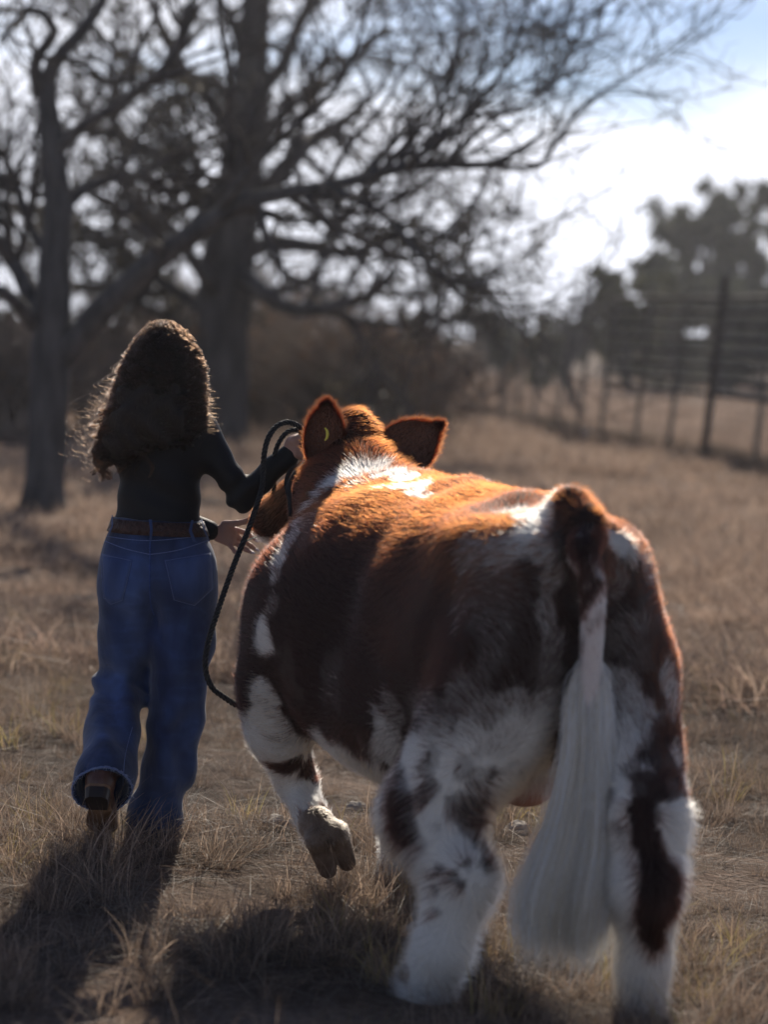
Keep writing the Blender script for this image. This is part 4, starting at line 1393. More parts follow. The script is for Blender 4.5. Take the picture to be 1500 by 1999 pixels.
# ------------------------------------------------------------------ woman
def build_woman():
    rng = np.random.default_rng(4)
    D = 7.7
    g = at(300, 1645, D); O = np.array([g[0], D, 0.0])
    t = empty('person', tuple(O))
    t['label'] = 'woman with long dark curly hair, black long sleeved top and wide blue jeans walking away'
    t['category'] = 'person'
    def p(px, py, Y=D): return at(px, py, Y) - O
    m_skin = mat('skin', (.50, .28, .20), (.56, .33, .25), rough=.5, scale=12, bump=.08, bscale=300)
    m_skin.node_tree.nodes['Principled BSDF'].inputs['Subsurface Weight'].default_value = .12
    m_skin.node_tree.nodes['Principled BSDF'].inputs['Subsurface Scale'].default_value = .01
    m_top = mat('black_knit', (.0035, .0038, .006), (.006, .0065, .010), rough=.6, scale=300, bump=.15, bscale=500, spec=.25)

    neckb, headc = p(322, 790, 7.69), p(320, 700, 7.72)
    shL, shR = p(252, 838, 7.68), p(388, 838, 7.68)
    elR, wrR = p(472, 968, 7.70), p(560, 892, 7.72)
    elL, wrL = p(262, 975, 7.90), p(408, 1036, 7.93)
    hipc = p(307, 1110, D)
    # ---------------- body: one continuous skin surface
    S = SDF(np.array([-.42, -.55, -.02]), np.array([.62, .55, 1.72]), .011)
    S.ell(headc, (.073, .092, .108), .02)
    S.cone(headc + np.array([0, .03, -.04]), headc + np.array([0, .055, -.085]), .05, .035, .03)
    S.cone(headc + np.array([0, .095, .0]), headc + np.array([0, .112, -.028]), .008, .014, .012)
    S.cone(headc + np.array([-.018, .095, -.062]), headc + np.array([.018, .095, -.062]), .008, .008, .01)
    for s in (1, -1):
        S.ell(headc + np.array([.074 * s, .0, -.01]), (.012, .02, .032), .008)
        S.ell(headc + np.array([.03 * s, .095, .012]), (.016, .012, .010), .008, sub=True)
        S.ell(headc + np.array([.03 * s, .084, .012]), (.012, .012, .010), .002)
    S.cone(headc + np.array([0, -.01, -.07]), neckb, .05, .052, .03)
    S.ell(p(315, 900), (.12, .075, .16), .03); S.ell(p(307, 1010), (.115, .078, .12), .04); S.ell(hipc, (.155, .105, .12), .04)
    S.cone(shL, shR, .034, .034, .03)
    S.cone(shR, elR, .034, .027, .01); S.cone(elR, wrR, .027, .022, .01)
    S.cone(shL, elL, .034, .027, .01); S.cone(elL, wrL, .027, .022, .01)
    legR = [p(352, 1170, D), p(345, 1400, 7.72), p(305, 1590, 7.70)]
    legL = [p(262, 1170, D), p(243, 1330, 7.80), p(212, 1500, 7.48)]
    S.chain(legR, [.075, .05, .035], .03); S.chain(legL, [.075, .05, .035], .03)
    body = S.mesh()
    bodyV = relax(body[0], body[1], 1)
    # open hand reaching in front of the body
    w0 = p(412, 1038, 7.93)
    H = SDF(w0 + np.array([-.06, -.09, -.14]), w0 + np.array([.22, .09, .09]), .0035)
    pc = p(446, 1044, 7.93)
    H.cone(w0, p(436, 1040, 7.93), .021, .026, .012, flat=((0, 1, 0), .75))
    H.ell(pc, (.030, .014, .035), .012)
    H.cone(p(425, 1050, 7.93), p(452, 1060, 7.93), .014, .013, .01)
    fingers = [
        [p(438, 1024, 7.93), p(462, 1022, 7.91), p(478, 1019, 7.91), p(489, 1012, 7.91)],          # thumb
        [p(460, 1034, 7.94), p(478, 1040, 7.95), p(491, 1047, 7.95), p(499, 1055, 7.94)],
        [p(460, 1046, 7.94), p(477, 1057, 7.95), p(490, 1066, 7.94), p(500, 1073, 7.93)],
        [p(456, 1056, 7.94), p(469, 1067, 7.93), p(481, 1074, 7.92), p(492, 1079, 7.90)],
        [p(446, 1062, 7.93), p(452, 1069, 7.91), p(458, 1077, 7.90), p(464, 1082, 7.89)]]
    for i, f in enumerate(fingers):
        r = [.013, .0105, .009, .0072] if i == 0 else ([.0092, .0085, .0078, .0062] if i < 4 else [.008, .0072, .0066, .0055])
        H.chain(f, r, .005)
    hand1 = H.mesh()
    # gripping hand at the halter
    c = p(577, 872, 7.72)
    H = SDF(c + np.array([-.09, -.08, -.1]), c + np.array([.1, .1, .09]), .0035)
    H.cone(wrR, p(570, 882, 7.72), .024, .026, .012)
    H.ell(p(575, 872, 7.72), (.034, .026, .038), .014)
    for i in range(4):
        k = p(592 - i * 1.0, 856 + i * 12, 7.70 + i * .004)
        H.cone(p(578, 858 + i * 10, 7.70), k, .011, .0105, .007)
        H.cone(k, k + np.array([.012, .026, -.004]), .0105, .0095, .004)
        H.cone(k + np.array([.012, .026, -.004]), k + np.array([-.010, .040, -.006]), .0095, .008, .004)
    H.cone(p(572, 862, 7.70), p(588, 849, 7.73), .013, .011, .008); H.cone(p(588, 849, 7.73), p(597, 856, 7.76), .0105, .009, .005)
    hand2 = H.mesh()
    V, F = join([(bodyV, body[1]), (relax(hand1[0], hand1[1], 1), hand1[1]), (relax(hand2[0], hand2[1], 1), hand2[1])])
    mk('body', V, F, m_skin, t)
    # nails on the open hand
    m_nail = mat('nail', (.75, .62, .62), (.8, .68, .68), rough=.25)
    for f in fingers:
        d = norm(f[-1] - f[-2])
        E = SDF(f[-1] - .02, f[-1] + .025, .002); E.cone(f[-1] + d * .001 + np.array([0, -.002, .001]), f[-1] + d * .010 + np.array([0, -.001, .001]), .0048, .0036, .001)
        V, F = E.mesh(); mk('fingernail', V, F, m_nail, t)

    # ---------------- long sleeved top
    S = SDF(np.array([-.42, -.36, .78]), np.array([.62, .55, 1.50]), .009)
    S.ell(p(316, 872), (.160, .100, .16), .04)
    S.ell(p(309, 985), (.132, .090, .14), .06)
    S.cone(p(306, 1030), p(306, 1042), .128, .13, .04, flat=((0, 1, 0), .75))
    S.cone(shL + np.array([0, 0, -.01]), shR + np.array([0, 0, -.01]), .058, .058, .05)
    S.cone(neckb + np.array([0, 0, -.03]), neckb + np.array([0, 0, .025]), .062, .058, .03)
    for s in (1, -1): S.ell(p(316, 890) + np.array([.06 * s, .085, .0]), (.06, .055, .06), .04)
    S.cone(shR, elR, .056, .045, .03); S.cone(elR, wrR, .044, .034, .02)
    S.cone(p(530, 918, 7.71), wrR + np.array([.002, 0, .002]), .036, .037, .01)
    S.cone(shL, elL, .056, .044, .03); S.cone(elL, wrL + np.array([.0, 0, 0]), .043, .035, .02)
    def fn(X, Y, Z):
        w = .0045 * np.sin((Z * 60 + X * 22 + Y * 9)) * np.exp(-((Z - 1.1) / .16) ** 2)
        e = elR
        dd = np.sqrt((X - e[0]) ** 2 + (Y - e[1]) ** 2 + (Z - e[2]) ** 2)
        return w + .007 * np.sin((X - Z) * 80 + 20 * Y) * np.exp(-(dd / .10) ** 2) + .002 * np.sin(X * 40 + Z * 31)
    S.disp(fn)
    V, F = S.mesh(); V = relax(V, F, 1)
    top = mk('long_sleeved_top', V, F, m_top, t)

    # ---------------- jeans
    S = SDF(np.array([-.40, -.55, -.02]), np.array([.32, .45, 1.10]), .009)
    S.cone(p(306, 1016), p(306, 1040), .142, .148, .02, flat=((0, 1, 0), .74))
    S.ell(p(307, 1105), (.183, .130, .135), .06)
    S.ell(p(258, 1120) + np.array([0, -.045, 0]), (.092, .095, .115), .05)
    S.ell(p(362, 1120) + np.array([0, -.045, 0]), (.092, .095, .115), .05)
    jr = [p(360, 1160), p(356, 1260), p(345, 1390, 7.71), p(325, 1500, 7.70), p(300, 1605, 7.69), p(292, 1632, 7.68)]
    S.chain(jr, [.108, .096, .084, .080, .084, .088], .04)
    jl = [p(256, 1160), p(250, 1250, 7.74), p(238, 1335, 7.78), p(222, 1430, 7.62), p(205, 1510, 7.46), p(199, 1545, 7.40)]
    S.chain(jl, [.108, .092, .088, .083, .088, .093], .035)
    # hollow, open hems
    ar = norm(jr[-1] - jr[-2]); al = norm(jl[-1] - jl[-2])
    def hem(P0, axis, A, rad):
        X, Y, Z = S.X - P0[0], S.Y - P0[1], S.Z - P0[2]
        h = X * axis[0] + Y * axis[1] + Z * axis[2]
        a_ = norm(P0 - A)
        g_ = X * a_[0] + Y * a_[1] + Z * a_[2]
        q = np.sqrt(np.maximum(X * X + Y * Y + Z * Z - g_ * g_, 0))
        near = (q < .118) & (g_ > -.10)
        S.f = np.where(near, np.maximum(S.f, h), S.f).astype(np.float32)
        S.cone(P0 - a_ * .055, P0 + a_ * .1, rad - .016, rad - .008, .006, sub=True)
    AXL = norm(al + np.array([.12, -.18, .0]))
    hem(jl[-1], AXL, jl[-2], .093)
    hem(p(292, 1634, 7.68), np.array([0, 0, -1.0]), jr[-2], .088)
    S.f = np.maximum(S.f, (S.Z - p(306, 1012)[2]).astype(np.float32))
    def fn(X, Y, Z):
        kL = jl[2]; kR = jr[2]
        def w(c, r): return np.exp(-(((X - c[0]) ** 2 + (Y - c[1]) ** 2) / (r * r) + ((Z - c[2]) / r) ** 2))
        f = .016 * np.sin(Z * 75 + X * 30 + Y * 20) * w(kL + np.array([0, -.04, .01]), .09)
        f = f + .008 * np.sin(Z * 48 - X * 40) * w(kR, .16)
        f = f + .010 * np.sin((Z * 22 + X * 60)) * w(p(305, 1225), .14)
        f = f + .010 * np.sin(X * 52 + Y * 20 + Z * 14 + 2 * np.sin(Z * 9)) * np.clip((.75 - Z) * 2.5, 0, 1)
        m_ = 1.0
        for hc in (jl[-1], jr[-1]):
            m_ = m_ * (1 - np.exp(-(((X - hc[0]) ** 2 + (Y - hc[1]) ** 2 + (Z - hc[2]) ** 2) / .15 ** 2) ** 2))
        return (f + .0018 * np.sin(X * 55 + Z * 37)) * m_
    S.disp(fn)
    V, F = S.mesh(); V = relax(V, F, 1)
    # denim
    m, nt, bs = new_mat('denim')
    N, L = nt.nodes, nt.links
    tcn = N.new('ShaderNodeTexCoord')
    wv = N.new('ShaderNodeTexWave'); wv.inputs['Scale'].default_value = 260; wv.inputs['Distortion'].default_value = 1.5; wv.bands_direction = 'DIAGONAL'
    n1 = N.new('ShaderNodeTexNoise'); n1.inputs['Scale'].default_value = 7; n1.inputs['Detail'].default_value = 6
    mp_ = N.new('ShaderNodeMapping'); mp_.inputs['Scale'].default_value = (1, 1, .35)
    L.new(tcn.outputs['Object'], mp_.inputs['Vector']); L.new(mp_.outputs[0], n1.inputs['Vector']); L.new(tcn.outputs['Object'], wv.inputs['Vector'])
    cr = N.new('ShaderNodeValToRGB'); e = cr.color_ramp.elements
    e[0].position = .35; e[0].color = (.010, .024, .082, 1); e[1].position = .68; e[1].color = (.060, .105, .25, 1)
    L.new(n1.outputs['Fac'], cr.inputs['Fac'])
    mx = N.new('ShaderNodeMixRGB'); mx.blend_type = 'MULTIPLY'; mx.inputs[0].default_value = .35
    L.new(cr.outputs[0], mx.inputs[1]); L.new(wv.outputs['Color'], mx.inputs[2]); L.new(mx.outputs[0], bs.inputs['Base Color'])
    bs.inputs['Roughness'].default_value = .85; bs.inputs['Sheen Weight'].default_value = .3; bs.inputs['Specular IOR Level'].default_value = .2
    bp = N.new('ShaderNodeBump'); bp.inputs['Strength'].default_value = .8; bp.inputs['Distance'].default_value = .02
    L.new(n1.outputs['Fac'], bp.inputs['Height']); L.new(bp.outputs[0], bs.inputs['Normal'])
    wat = N.new('ShaderNodeAttribute'); wat.attribute_name = 'wear'
    mw = N.new('ShaderNodeMixRGB'); mw.blend_type = 'MULTIPLY'; mw.inputs[0].default_value = 1
    L.new(mx.outputs[0], mw.inputs[1]); L.new(wat.outputs['Color'], mw.inputs[2]); L.new(mw.outputs[0], bs.inputs['Base Color'])
    jeans = mk('jeans', V, F, m, t)
    wr = np.full(len(V), .62)
    for c_, r_, a_ in ((p(245, 1130, 7.6), .10, .9), (p(368, 1130, 7.6), .10, .9), (p(255, 1235, 7.65), .09, .5), (p(352, 1280, 7.62), .11, .8), (p(225, 1370, 7.65), .10, .8), (p(330, 1450, 7.62), .12, .5), (p(200, 1500, 7.4), .08, .4)):
        wr += a_ * np.exp(-(((V - c_) / (r_ * np.array([.8, 2, 1.2]))) ** 2).sum(1))
    rid = 1 - np.abs(2 * fbm(V * np.array([1, 1, 2.2]) + .2 * V[:, [2, 0, 1]], 11, 3, 2) - 1) * 2
    wr *= .9 + .35 * np.clip(rid, 0, 1) ** 3 * .9
    wr *= .85 + .3 * fbm(V, 40, 8, 2)
    vcol(jeans.data, 'wear', wr[:, None] * np.ones(3))
    bvh = bvh_of(V + O, F)
    m_st = mat('denim_seam', (.03, .06, .20), (.06, .11, .30), rough=.85, scale=200)
    m_thread = mat('seam_thread', (.10, .14, .28), (.17, .22, .38), rough=.8, scale=400)
    def onj(px, py, off=.0):
        h, n = cast(bvh, px, py)
        if h is None: return None
        return h + n * off - O
    def line(pts, n, off):
        q = resample(np.array(pts, float), n)
        r = [onj(a, b, off) for a, b in q]
        return np.array([x for x in r if x is not None])
    pockets = [[(199, 1081), (259, 1093), (241, 1172), (217, 1181), (204, 1168)],
               [(320, 1093), (411, 1079), (414, 1150), (379, 1183), (338, 1172)]]
    for k, (A, B_, C, Dn, Ee) in enumerate(pockets):
        A, B_, C, Dn, Ee = map(np.array, (A, B_, C, Dn, Ee))
        nu, nv = 15, 15
        grid = np.zeros((nu, nv, 3)); bad = False
        for i in range(nu):
            v = i / (nu - 1)
            for j in range(nv):
                u = j / (nv - 1)
                lft = A * (1 - v) + Ee * v; rgt = B_ * (1 - v) + C * v
                q = lft * (1 - u) + rgt * u
                q = q + (Dn - (Ee + C) / 2) * (1 - abs(2 * u - 1)) * v
                h = onj(*q, .007 if 0 < i < nu - 1 and 0 < j < nv - 1 else .0005)
                if h is None: h = grid[i, j - 1] if j else grid[i - 1, j]
                grid[i, j] = h
        gi, gj = np.meshgrid(np.arange(nu - 1), np.arange(nv - 1), indexing='ij')
        b = gi * nv + gj
        Fp = np.stack([b, b + 1, b + nv + 1, b + nv], -1).reshape(-1, 4)
        pk = mk('back_pocket', grid.reshape(-1, 3), Fp, m, jeans); vcol(pk.data, 'wear', 1.4 * np.ones((nu * nv, 3)))
        for ins, cl in ((.04, 1),):
            ring = [A, B_, C, Dn, Ee, A]
            cen = sum(ring[:5]) / 5
            ringi = [cen + (q - cen) * (1 - ins * 1.6) for q in ring]
            pts = []
            for q0, q1 in zip(ringi[:-1], ringi[1:]):
                for f in np.linspace(0, 1, 12, endpoint=False): pts.append(q0 * (1 - f) + q1 * f)
            pts.append(ringi[0])
            P = [onj(*q, .0082) for q in pts]; P = np.array([x for x in P if x is not None])
            V2, F2 = tubes(P, np.full(len(P), .0009), 4, ref=(.1, 1, .1)); mk('stitching', V2, F2, m_thread, pk)
    seams = [([(293, 1044), (292, 1110), (293, 1172), (300, 1200)], 40, .0022, 'centre_seam'),
             ([(205, 1057), (245, 1072), (292, 1083)], 24, .0016, 'yoke_seam'), ([(293, 1083), (350, 1074), (416, 1052)], 30, .0016, 'yoke_seam'),
             ([(209, 1048), (292, 1056), (412, 1045)], 30, .0013, 'waistband_seam'),
             ([(258, 1420), (243, 1480), (240, 1535)], 20, .0012, 'leg_seam')]
    for pts, n, r, nm in seams:
        P = line(pts, n, .001)
        if len(P) > 4:
            V2, F2 = tubes(P, np.full(len(P), r), 5, ref=(.1, 1, .1)); mk(nm, V2, F2, m_thread if r < .0018 else m_st, jeans)
    # hem rolls: rings round the trouser openings
    for base, ax, rr in ((jl[-1], AXL, .0885), (p(292, 1634, 7.68), np.array([0, 0, -1.0]), .0865)):
        u = norm(np.cross(ax, (0, 1, .3))); w = np.cross(ax, u)
        a = np.linspace(0, 2 * np.pi, 73)
        ring = []
        for x in a:
            d = u * math.cos(x) + w * math.sin(x)
            o_ = Vector(base + O - ax * .006); h, n_, i_, t_ = bvh.ray_cast(o_ + Vector(d) * .2, -Vector(d), .19)
            ring.append(np.array(h) - O if h is not None else base + d * rr - ax * .006)
        ring = np.array(ring); ring[-1] = ring[0]
        V2, F2 = tubes(ring, .004 + .0012 * np.sin(np.arange(73) * 2.3), 7, ref=tuple(ax)); hm = mk('hem', V2, F2, m_thread, jeans)
        # frayed threads
        n = 260
        i = rng.integers(0, 72, n); st = ring[i] + rng.normal(0, .002, (n, 3))
        d = norm(ax * .7 + rng.normal(0, .5, (n, 3))); tt = np.linspace(0, 1, 4)[None, :, None]
        Q = st[:, None] + d[:, None] * (.006 + .014 * rng.random((n, 1, 1))) * tt
        curves('frayed_threads', Q, np.tile(.0005 * np.linspace(1, .4, 4), (n, 1)), np.tile(np.array([.35, .4, .5]), (n, 1)), hair_mat('thread', .5, .6, diffuse=.6), hm)

    # ---------------- belt
    def band(z0, z1, off, nm, mt, parent, a0=0, a1=2 * np.pi, n=96, th=.004):
        a = np.linspace(a0, a1, n); ring = []
        c = p(306, 1027)
        rows = []
        for z in (z0, (z0 + z1) / 2, z1):
            row = []
            for x in a:
                d = Vector((math.cos(x), math.sin(x), 0))
                o_ = Vector((c[0] + O[0], c[1] + O[1], z)) + d * .4
                h, n_, i_, t_ = bvh.ray_cast(o_, -d, .4)
                hh = (np.array(h) if h is not None else np.array(o_ - d * .26)) - O
                row.append(hh + np.array(d) * off)
            rows.append(np.array(row))
        # keep straight: share mean radius of the rows
        out = []
        for k, off2 in ((0, 0), (0, th), (1, th * 1.25), (2, th), (2, 0)):
            r_ = rows[k].copy()
            r_[:, :2] = c[:2] + (r_[:, :2] - c[:2]) * (1 + off2 / .14)
            out.append(r_)
        G = np.stack(out, 0); nk = len(out)
        gi, gj = np.meshgrid(np.arange(nk - 1), np.arange(n - 1), indexing='ij'); b = gi * n + gj
        ob = mk(nm, G.reshape(-1, 3), np.stack([b, b + 1, b + n + 1, b + n], -1).reshape(-1, 4), mt, parent)
        vcol(ob.data, 'wear', 1.5 * np.ones((len(G.reshape(-1, 3)), 3)))
        return ob
    zt, zb = p(306, 1013)[2], p(306, 1042)[2]
    m_belt = mat('tooled_leather', (.028, .010, .008), (.06, .022, .016), rough=.5, scale=70, bump=.9, bscale=55, spec=.4)
    band(zb + .002, zt - .003, .003, 'belt', m_belt, t)
    for a in (-1.62, -1.0 + .36, -2.75, -.25, 1.2, 2.0):
        band(zb - .012, zt + .008, .0065, 'belt_loop', m, jeans, a - .035, a + .035, 6, .003)

    # ---------------- boots
    m_boot = mat('boot_leather', (.06, .022, .014), (.11, .045, .028), rough=.4, scale=20, bump=.2, spec=.5)
    m_sole = mat('boot_sole', (.16, .085, .045), (.26, .15, .085), rough=.7, scale=14, bump=.3, bscale=60)
    m_heel = mat('boot_heel', (.02, .014, .014), (.035, .025, .022), rough=.45, scale=20)
    def boot(heel, toe_dir, up_dir, shaft_to, label=None):
        """local frame: f forward (toe), u away from the sole, s sideways"""
        f = norm(toe_dir); u = norm(up_dir - f * (f @ up_dir)); s_ = np.cross(f, u)
        M = np.stack([f, s_, u], 1)
        def W(x, y, z): return heel + f * x + s_ * y + u * z
        bt = empty('boot', (0, 0, 0)); bt.parent = t
        if label: bt['label'] = label
        lo = np.minimum.reduce([heel, W(.27, 0, 0), np.array(shaft_to)]) - .12; hi = np.maximum.reduce([heel, W(.27, 0, 0), np.array(shaft_to)]) + .12
        E = SDF(lo, hi, .0065)
        E.ell(W(.035, 0, .065), (.042, .040, .045), .02, rot=M)
        E.ell(W(.10, 0, .06), (.07, .037, .038), .03, rot=M)
        E.ell(W(.175, 0, .045), (.075, .045, .028), .03, rot=M)
        E.cone(W(.20, 0, .035), W(.245, 0, .03), .026, .014, .02)
        E.cone(W(.045, 0, .09), shaft_to, .042, .052, .03)
        V, F = E.mesh(); mk('upper', relax(V, F, 1), F, m_boot, bt)
        # sole slab from an outline
        xs = np.linspace(0, 1, 30); WS = 1.2
        def hw(x): return .033 * WS * (1 - .22 * np.exp(-((x - .36) / .14) ** 2)) * (1 + .22 * np.exp(-((x - .68) / .2) ** 2)) * np.clip(1 - ((x - .72).clip(0) / .3) ** 2.2, 0.02, 1) * np.clip(x * 12 + .35, 0, 1) ** .5
        out = [(x * .265 - .008, hw(x)) for x in xs] + [(x * .265 - .008, -hw(x)) for x in xs[::-1]]
        n = len(out)
        zf = lambda x: .028 - .022 * float(sstep(.05, .15, x)) + .012 * float(sstep(.2, .27, x))
        Vb = [W(x, y, zf(x)) for x, y in out] + [W(x, y, zf(x) + .009) for x, y in out]
        bm = bpy.data.meshes.new('sole')
        faces = [tuple(range(n)), tuple(range(2 * n - 1, n - 1, -1))] + [(i, (i + 1) % n, n + (i + 1) % n, n + i) for i in range(n)]
        bm.from_pydata([tuple(v) for v in Vb], [], faces)
        so = bpy.data.objects.new('sole', bm); COL.objects.link(so); bm.materials.append(m_sole); so.parent = bt
        o2 = [(x, y) for x, y in out if x < .075]
        o2 = [( -.008 + (x + .008), y * .98) for x, y in o2]; n = len(o2)
        Vb = [W(x * .9 + .004, y * .9, -.008) for x, y in o2] + [W(x, y, .029) for x, y in o2]
        bm = bpy.data.meshes.new('heel')
        faces = [tuple(range(n)), tuple(range(2 * n - 1, n - 1, -1))] + [(i, (i + 1) % n, n + (i + 1) % n, n + i) for i in range(n)]
        bm.from_pydata([tuple(v) for v in Vb], [], faces)
        so = bpy.data.objects.new('heel', bm); COL.objects.link(so); bm.materials.append(m_heel); so.parent = bt
    hl = p(187, 1553, 7.30)
    boot(hl, np.array([.04, .70, -.66]), np.array([0, .66, .70]), p(206, 1500, 7.48), 'lifted boot showing its sole and heel')
    boot(np.array([.0, -.05, .012]), np.array([-.05, 1, 0]), np.array([0, 0, 1.0]), np.array([0.005, .0, .22]))

    # ---------------- hair
    m_hair = hair_mat('brown_hair', .28, .4)
    S = SDF(np.array([-.40, -.30, 1.02]), np.array([.34, .30, 1.72]), .009)
    S.ell(p(317, 694, 7.71), (.074, .097, .094), .03)
    S.cone(p(314, 720, 7.67), p(300, 800, 7.62), .070, .076, .05)
    S.ell(p(262, 818, 7.62), (.075, .05, .11), .06); S.ell(p(335, 790, 7.62), (.065, .045, .07), .05)
    S.ell(p(238, 860, 7.61), (.055, .04, .075), .05); S.ell(p(300, 830, 7.58), (.09, .035, .075), .05)
    S.ell(headc + np.array([0, .12, -.06]), (.075, .08, .11), .02, sub=True)
    S.disp(lambda X, Y, Z: .007 * np.sin(X * 70 + 3 * np.sin(Z * 25)) + .005 * np.sin(Z * 60 + X * 40 + 2 * np.sin(Y * 50)))
    V, F = S.mesh(); V = relax(V, F, 1)
    core = mk('hair', V, F, mat('hair_mass', (.014, .009, .007), (.024, .015, .010), rough=.6, scale=30, bump=.6, bscale=60, stretch=(3, 3, .6)), t)
    n, K, NC = 16000, 40, 300
    # clump guides: roots on the scalp, ends spread over the back
    def scalp(m):
        a = rng.uniform(-2.5, 2.5, m); el = rng.uniform(-.15, 1.5, m)      # a=0 -> back of head (-Y)
        d = np.stack([np.sin(a) * np.cos(el), -np.cos(a) * np.cos(el), np.sin(el)], -1)
        return p(319, 693, 7.71) + d * np.array([.080, .099, .096]), d, a
    r0, d0, a0 = scalp(NC)
    side = np.clip(np.sin(a0) * 1.0 + rng.normal(0, .22, NC), -1.15, 1.0)
    # end targets (photo pixels at the depth of the back)
    ex = np.where(side < 0, 300 + side * 98, 304 + side * 84)
    ey = np.where(side < 0, 868 - side * 25, 868 - side * 48) + rng.normal(0, 22, NC)
    short = rng.random(NC) < .3
    ey = np.where(short, ey - 60 * rng.random(NC), ey)
    end = np.array([p(x, y, 7.56 + .05 * abs(s)) for x, y, s in zip(ex, ey, side)])
    mid = np.array([p(308 + s * (62 if s > 0 else 50), 765, 7.60 + .08 * abs(s)) for s in side])
    tt = np.linspace(0, 1, K)
    def bez(A, B_, C, Dn, t): 
        t = t[None, :, None]
        return A[:, None] * (1 - t) ** 3 + 3 * B_[:, None] * t * (1 - t) ** 2 + 3 * C[:, None] * t ** 2 * (1 - t) + Dn[:, None] * t ** 3
    dd = d0 * np.array([.045, .045, .035])
    G = bez(r0, r0 + dd + np.array([0, -.01, 0.0]), mid + (mid - r0) * .15 + d0 * np.array([.03, .0, 0]), end, tt)
    ph, fq = rng.random(NC) * 6.28, rng.uniform(4.5, 8.0, NC)
    amp = rng.uniform(.014, .028, NC)
    lockc = rng.uniform(.2, 2.6, NC)
    cl = rng.integers(0, NC, n)
    env = sstep(.04, .5, tt)[None]
    ang = ph[cl][:, None] + fq[cl][:, None] * 2 * np.pi * tt[None] + rng.normal(0, .18, (n, 1))
    A_ = (amp[cl] * rng.uniform(.6, 1.2, n))[:, None] * env
    off = rng.normal(0, 1, (n, 3)) * np.array([.0062, .0055, .0055])
    offs = off[:, None] * (1 - .78 * tt[None, :, None] ** 1.5)
    Q = G[cl] + offs
    Q[..., 0] += np.cos(ang) * A_; Q[..., 1] += np.sin(ang) * A_ * .9 - .006; Q[..., 2] += np.sin(ang * 1 + 1.3) * A_ * .35
    # stretch each strand a little
    Q[:, 0] = r0[cl] + off * .9
    rad = np.tile(.00034 * np.linspace(1, .5, K), (n, 1))
    base = np.array([.009, .004, .002])
    C = base * rng.uniform(.7, 1.4, (n, 1)) * lockc[cl][:, None]
    curves('hair_strands', Q, rad * 1.25, C, m_hair, core)
    # fly-away hairs
    m = 1100
    idx = rng.integers(0, n, m)
    Fq = Q[idx].copy()
    s_ = norm(rng.normal(0, 1, (m, 3)) + np.array([0, -.1, .25]) + np.sign(side[cl[idx]])[:, None] * np.array([.9, 0, 0]))
    k = sstep(rng.uniform(.1, .6, (m, 1)), 1.0, tt[None])
    Fq += s_[:, None] * (k * rng.uniform(.04, .22, (m, 1)) ** 1.6 * (1 - .35 * np.sign(side[cl[idx]])[:, None]))[..., None]
    Fq += (np.sin(tt[None] * rng.uniform(8, 22, (m, 1)) + rng.random((m, 1)) * 6) * .004 * env)[..., None] * norm(rng.normal(0, 1, (m, 1, 3)))
    curves('flyaway_hair', Fq, np.tile(.0002 * np.linspace(1, .5, K), (m, 1)), base * 5 * np.ones((m, 1)), m_hair, core)
    return O, p


WO, WP = build_woman()
print('woman', round(time.time() - T0, 1))


# ------------------------------------------------------------------ halter rope
def rope_mesh(path, n, rr, turns, nst=3):
    P = resample(np.array(path), n)
    Tn = norm(np.gradient(P, axis=0))
    A = norm(np.cross(Tn, (.2, 1, .1))); B = np.cross(Tn, A)
    d = np.r_[0, np.cumsum(np.linalg.norm(np.diff(P, axis=0), axis=1))]
    out = []
    for s in range(nst):
        a = d * turns * 2 * np.pi + s * 2 * np.pi / nst
        Q = P + A * (np.cos(a) * rr * .62)[:, None] + B * (np.sin(a) * rr * .62)[:, None]
        out.append(tubes(Q, np.full(n, rr * .52), 6, ref=(.2, 1, .1)))
    return join(out)


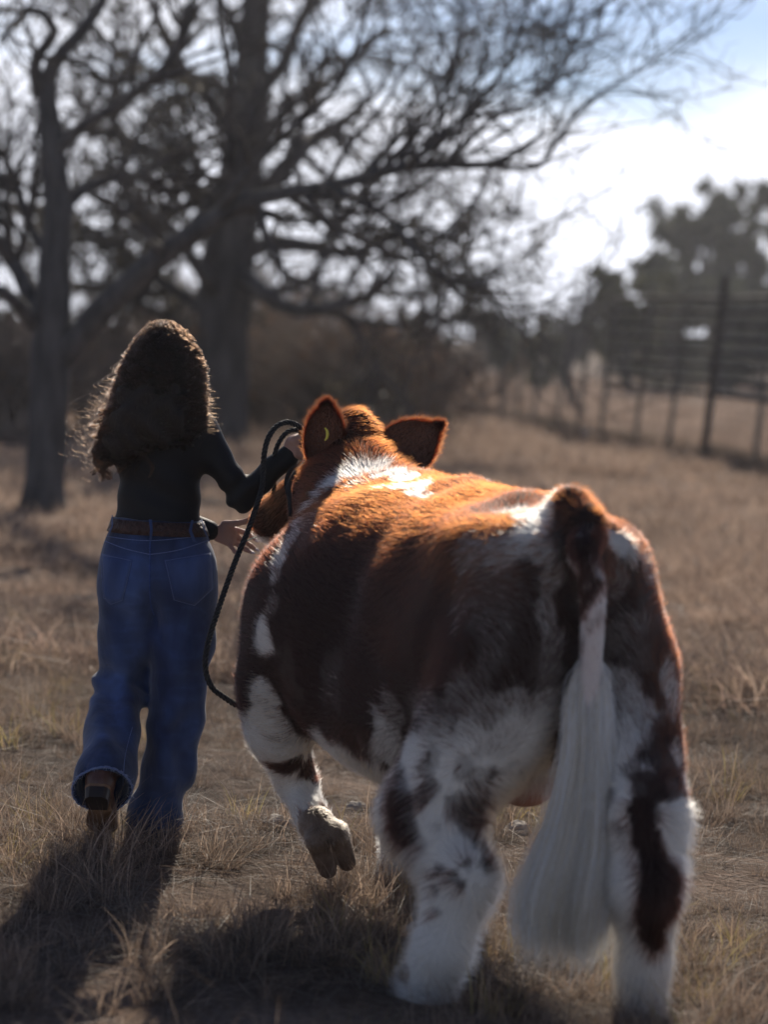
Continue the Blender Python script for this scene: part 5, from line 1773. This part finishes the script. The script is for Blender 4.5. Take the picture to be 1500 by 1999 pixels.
def build_rope():
    m_rope = mat('black_braided_rope', (.012, .012, .014), (.04, .04, .045), rough=.6, scale=120, bump=.6, bscale=300, spec=.4)
    hand = at(583, 868, 7.70)
    t = empty('halter_rope', tuple(hand))
    def A(px, py, Y): return at(px, py, Y) - hand
    paths = [
        ('lead', [A(585, 872, 7.70), A(594, 848, 7.69), A(585, 834, 7.67), A(562, 825, 7.64), A(540, 833, 7.62), (A(524, 855, 7.61)), A(516, 885, 7.61), A(514, 915, 7.62), A(512, 950, 7.60), A(502, 985, 7.56), A(485, 1035, 7.50), A(462, 1090, 7.45), A(440, 1150, 7.40), A(418, 1215, 7.36), A(404, 1265, 7.33), A(401, 1305, 7.32), A(412, 1340, 7.32), A(438, 1362, 7.33), A(470, 1380, 7.36), A(520, 1385, 7.42)], 620, .0085),
        ('lead_coil', [A(590, 868, 7.72), A(592, 850, 7.72), A(578, 840, 7.71), A(560, 845, 7.70), A(546, 862, 7.69), A(537, 885, 7.69), A(533, 915, 7.72), A(535, 960, 7.76), A(532, 990, 7.80)], 260, .0075),
    ]
    for nm, pth, n, r in paths:
        V, F = rope_mesh(pth, n, r, 24)
        mk(nm, V, F, m_rope, t)
    # noseband and cheek piece lying on the head of the cow
    poll, muz = COW['poll'], COW['muz']
    hd = norm(muz - poll)
    up = np.array([0, 0, 1.0]); lat = norm(np.cross(up, hd)); u2 = np.cross(hd, lat)
    bvh = COW['bvh']
    def ring(c, n, a0, a1, off):
        out = []
        for a in np.linspace(a0, a1, n):
            d = Vector(lat * math.cos(a) + u2 * math.sin(a))
            h, nn, i, tt = bvh.ray_cast(Vector(c) + d * .35, -d, .35)
            if h is not None: out.append(np.array(h) + np.array(d) * off - hand)
        return out
    V, F = rope_mesh(ring(poll + hd * .30 + u2 * -.03, 40, 0, 2 * np.pi, .012), 200, .007, 34); mk('noseband', V, F, m_rope, t)
    V, F = rope_mesh(ring(poll + hd * .03 + u2 * -.06, 30, -.6, np.pi + .6, .02), 160, .007, 34); mk('headpiece', V, F, m_rope, t)
    for s in (1, -1):
        pts = []
        for f in np.linspace(.05, .30, 9):
            c = poll + hd * f + u2 * -.045
            d = Vector(lat * s)
            h, nn, i, tt = bvh.ray_cast(Vector(c) + d * .35, -d, .35)
            if h is not None: pts.append(np.array(h) + np.array(d) * .012 - hand)
        if len(pts) > 4:
            V, F = rope_mesh(pts, 120, .007, 34); mk('cheek_piece', V, F, m_rope, t)
    tag(t, 'black braided rope halter with a loose lead looping down beside the woman', 'rope halter')
    # pale stem between the fingers
    a, b = at(480, 1057, 7.90), at(516, 1044, 7.88)
    c = (a + b) / 2
    V, F = tubes(resample(np.array([a - c, (a + b) / 2 - c + np.array([0, 0, .002]), b - c]), 12), np.full(12, .0022), 6)
    s = mk('stem', V, F, mat('pale_stem', (.55, .62, .48), (.65, .70, .58), rough=.5)); s.location = c
    tag(s, 'thin pale green stem held between the fingers of the open hand', 'stem')


build_rope()


def rocks():
    m = mat('limestone', (.30, .26, .22), (.48, .43, .37), rough=.9, scale=20, bump=.8, bscale=40)
    for px, py, w, h, seed, lb in [(1010, 1622, .055, .032, 1, 'small pale flat stone in the grass between the hind legs of the cow'),
                                   (545, 1612, .065, .035, 2, 'pale stone half hidden in grass left of the lifted hoof'),
                                   (697, 1574, .04, .02, 3, 'small bright stone in the grass under the belly of the cow'),
                                   (1145, 862, .14, .2, 4, 'white round stone at the foot of the wire fence')]:
        g = ground_at(px, py); g[2] = float(gz(g[0], g[1])) + h * .3
        E = SDF((-w * 1.6, -w * 1.6, -h * 2), (w * 1.6, w * 1.6, h * 2), w / 12)
        E.ell((0, 0, 0), (w, w * .7, h), .01); E.ell((w * .3, -w * .2, h * .1), (w * .6, w * .5, h * .7), w * .3)
        E.disp(lambda X, Y, Z: w * .08 * np.sin(X / w * 5 + seed) * np.sin(Y / w * 6 + Z / w * 7))
        V, F = E.mesh(); o = mk('stone', V, F, m); o.location = g
        o.rotation_euler = (0, 0, seed * 1.3)
        tag(o, lb, 'stone', 'stones lying in the pasture')


rocks()
print('done', round(time.time() - T0, 1))
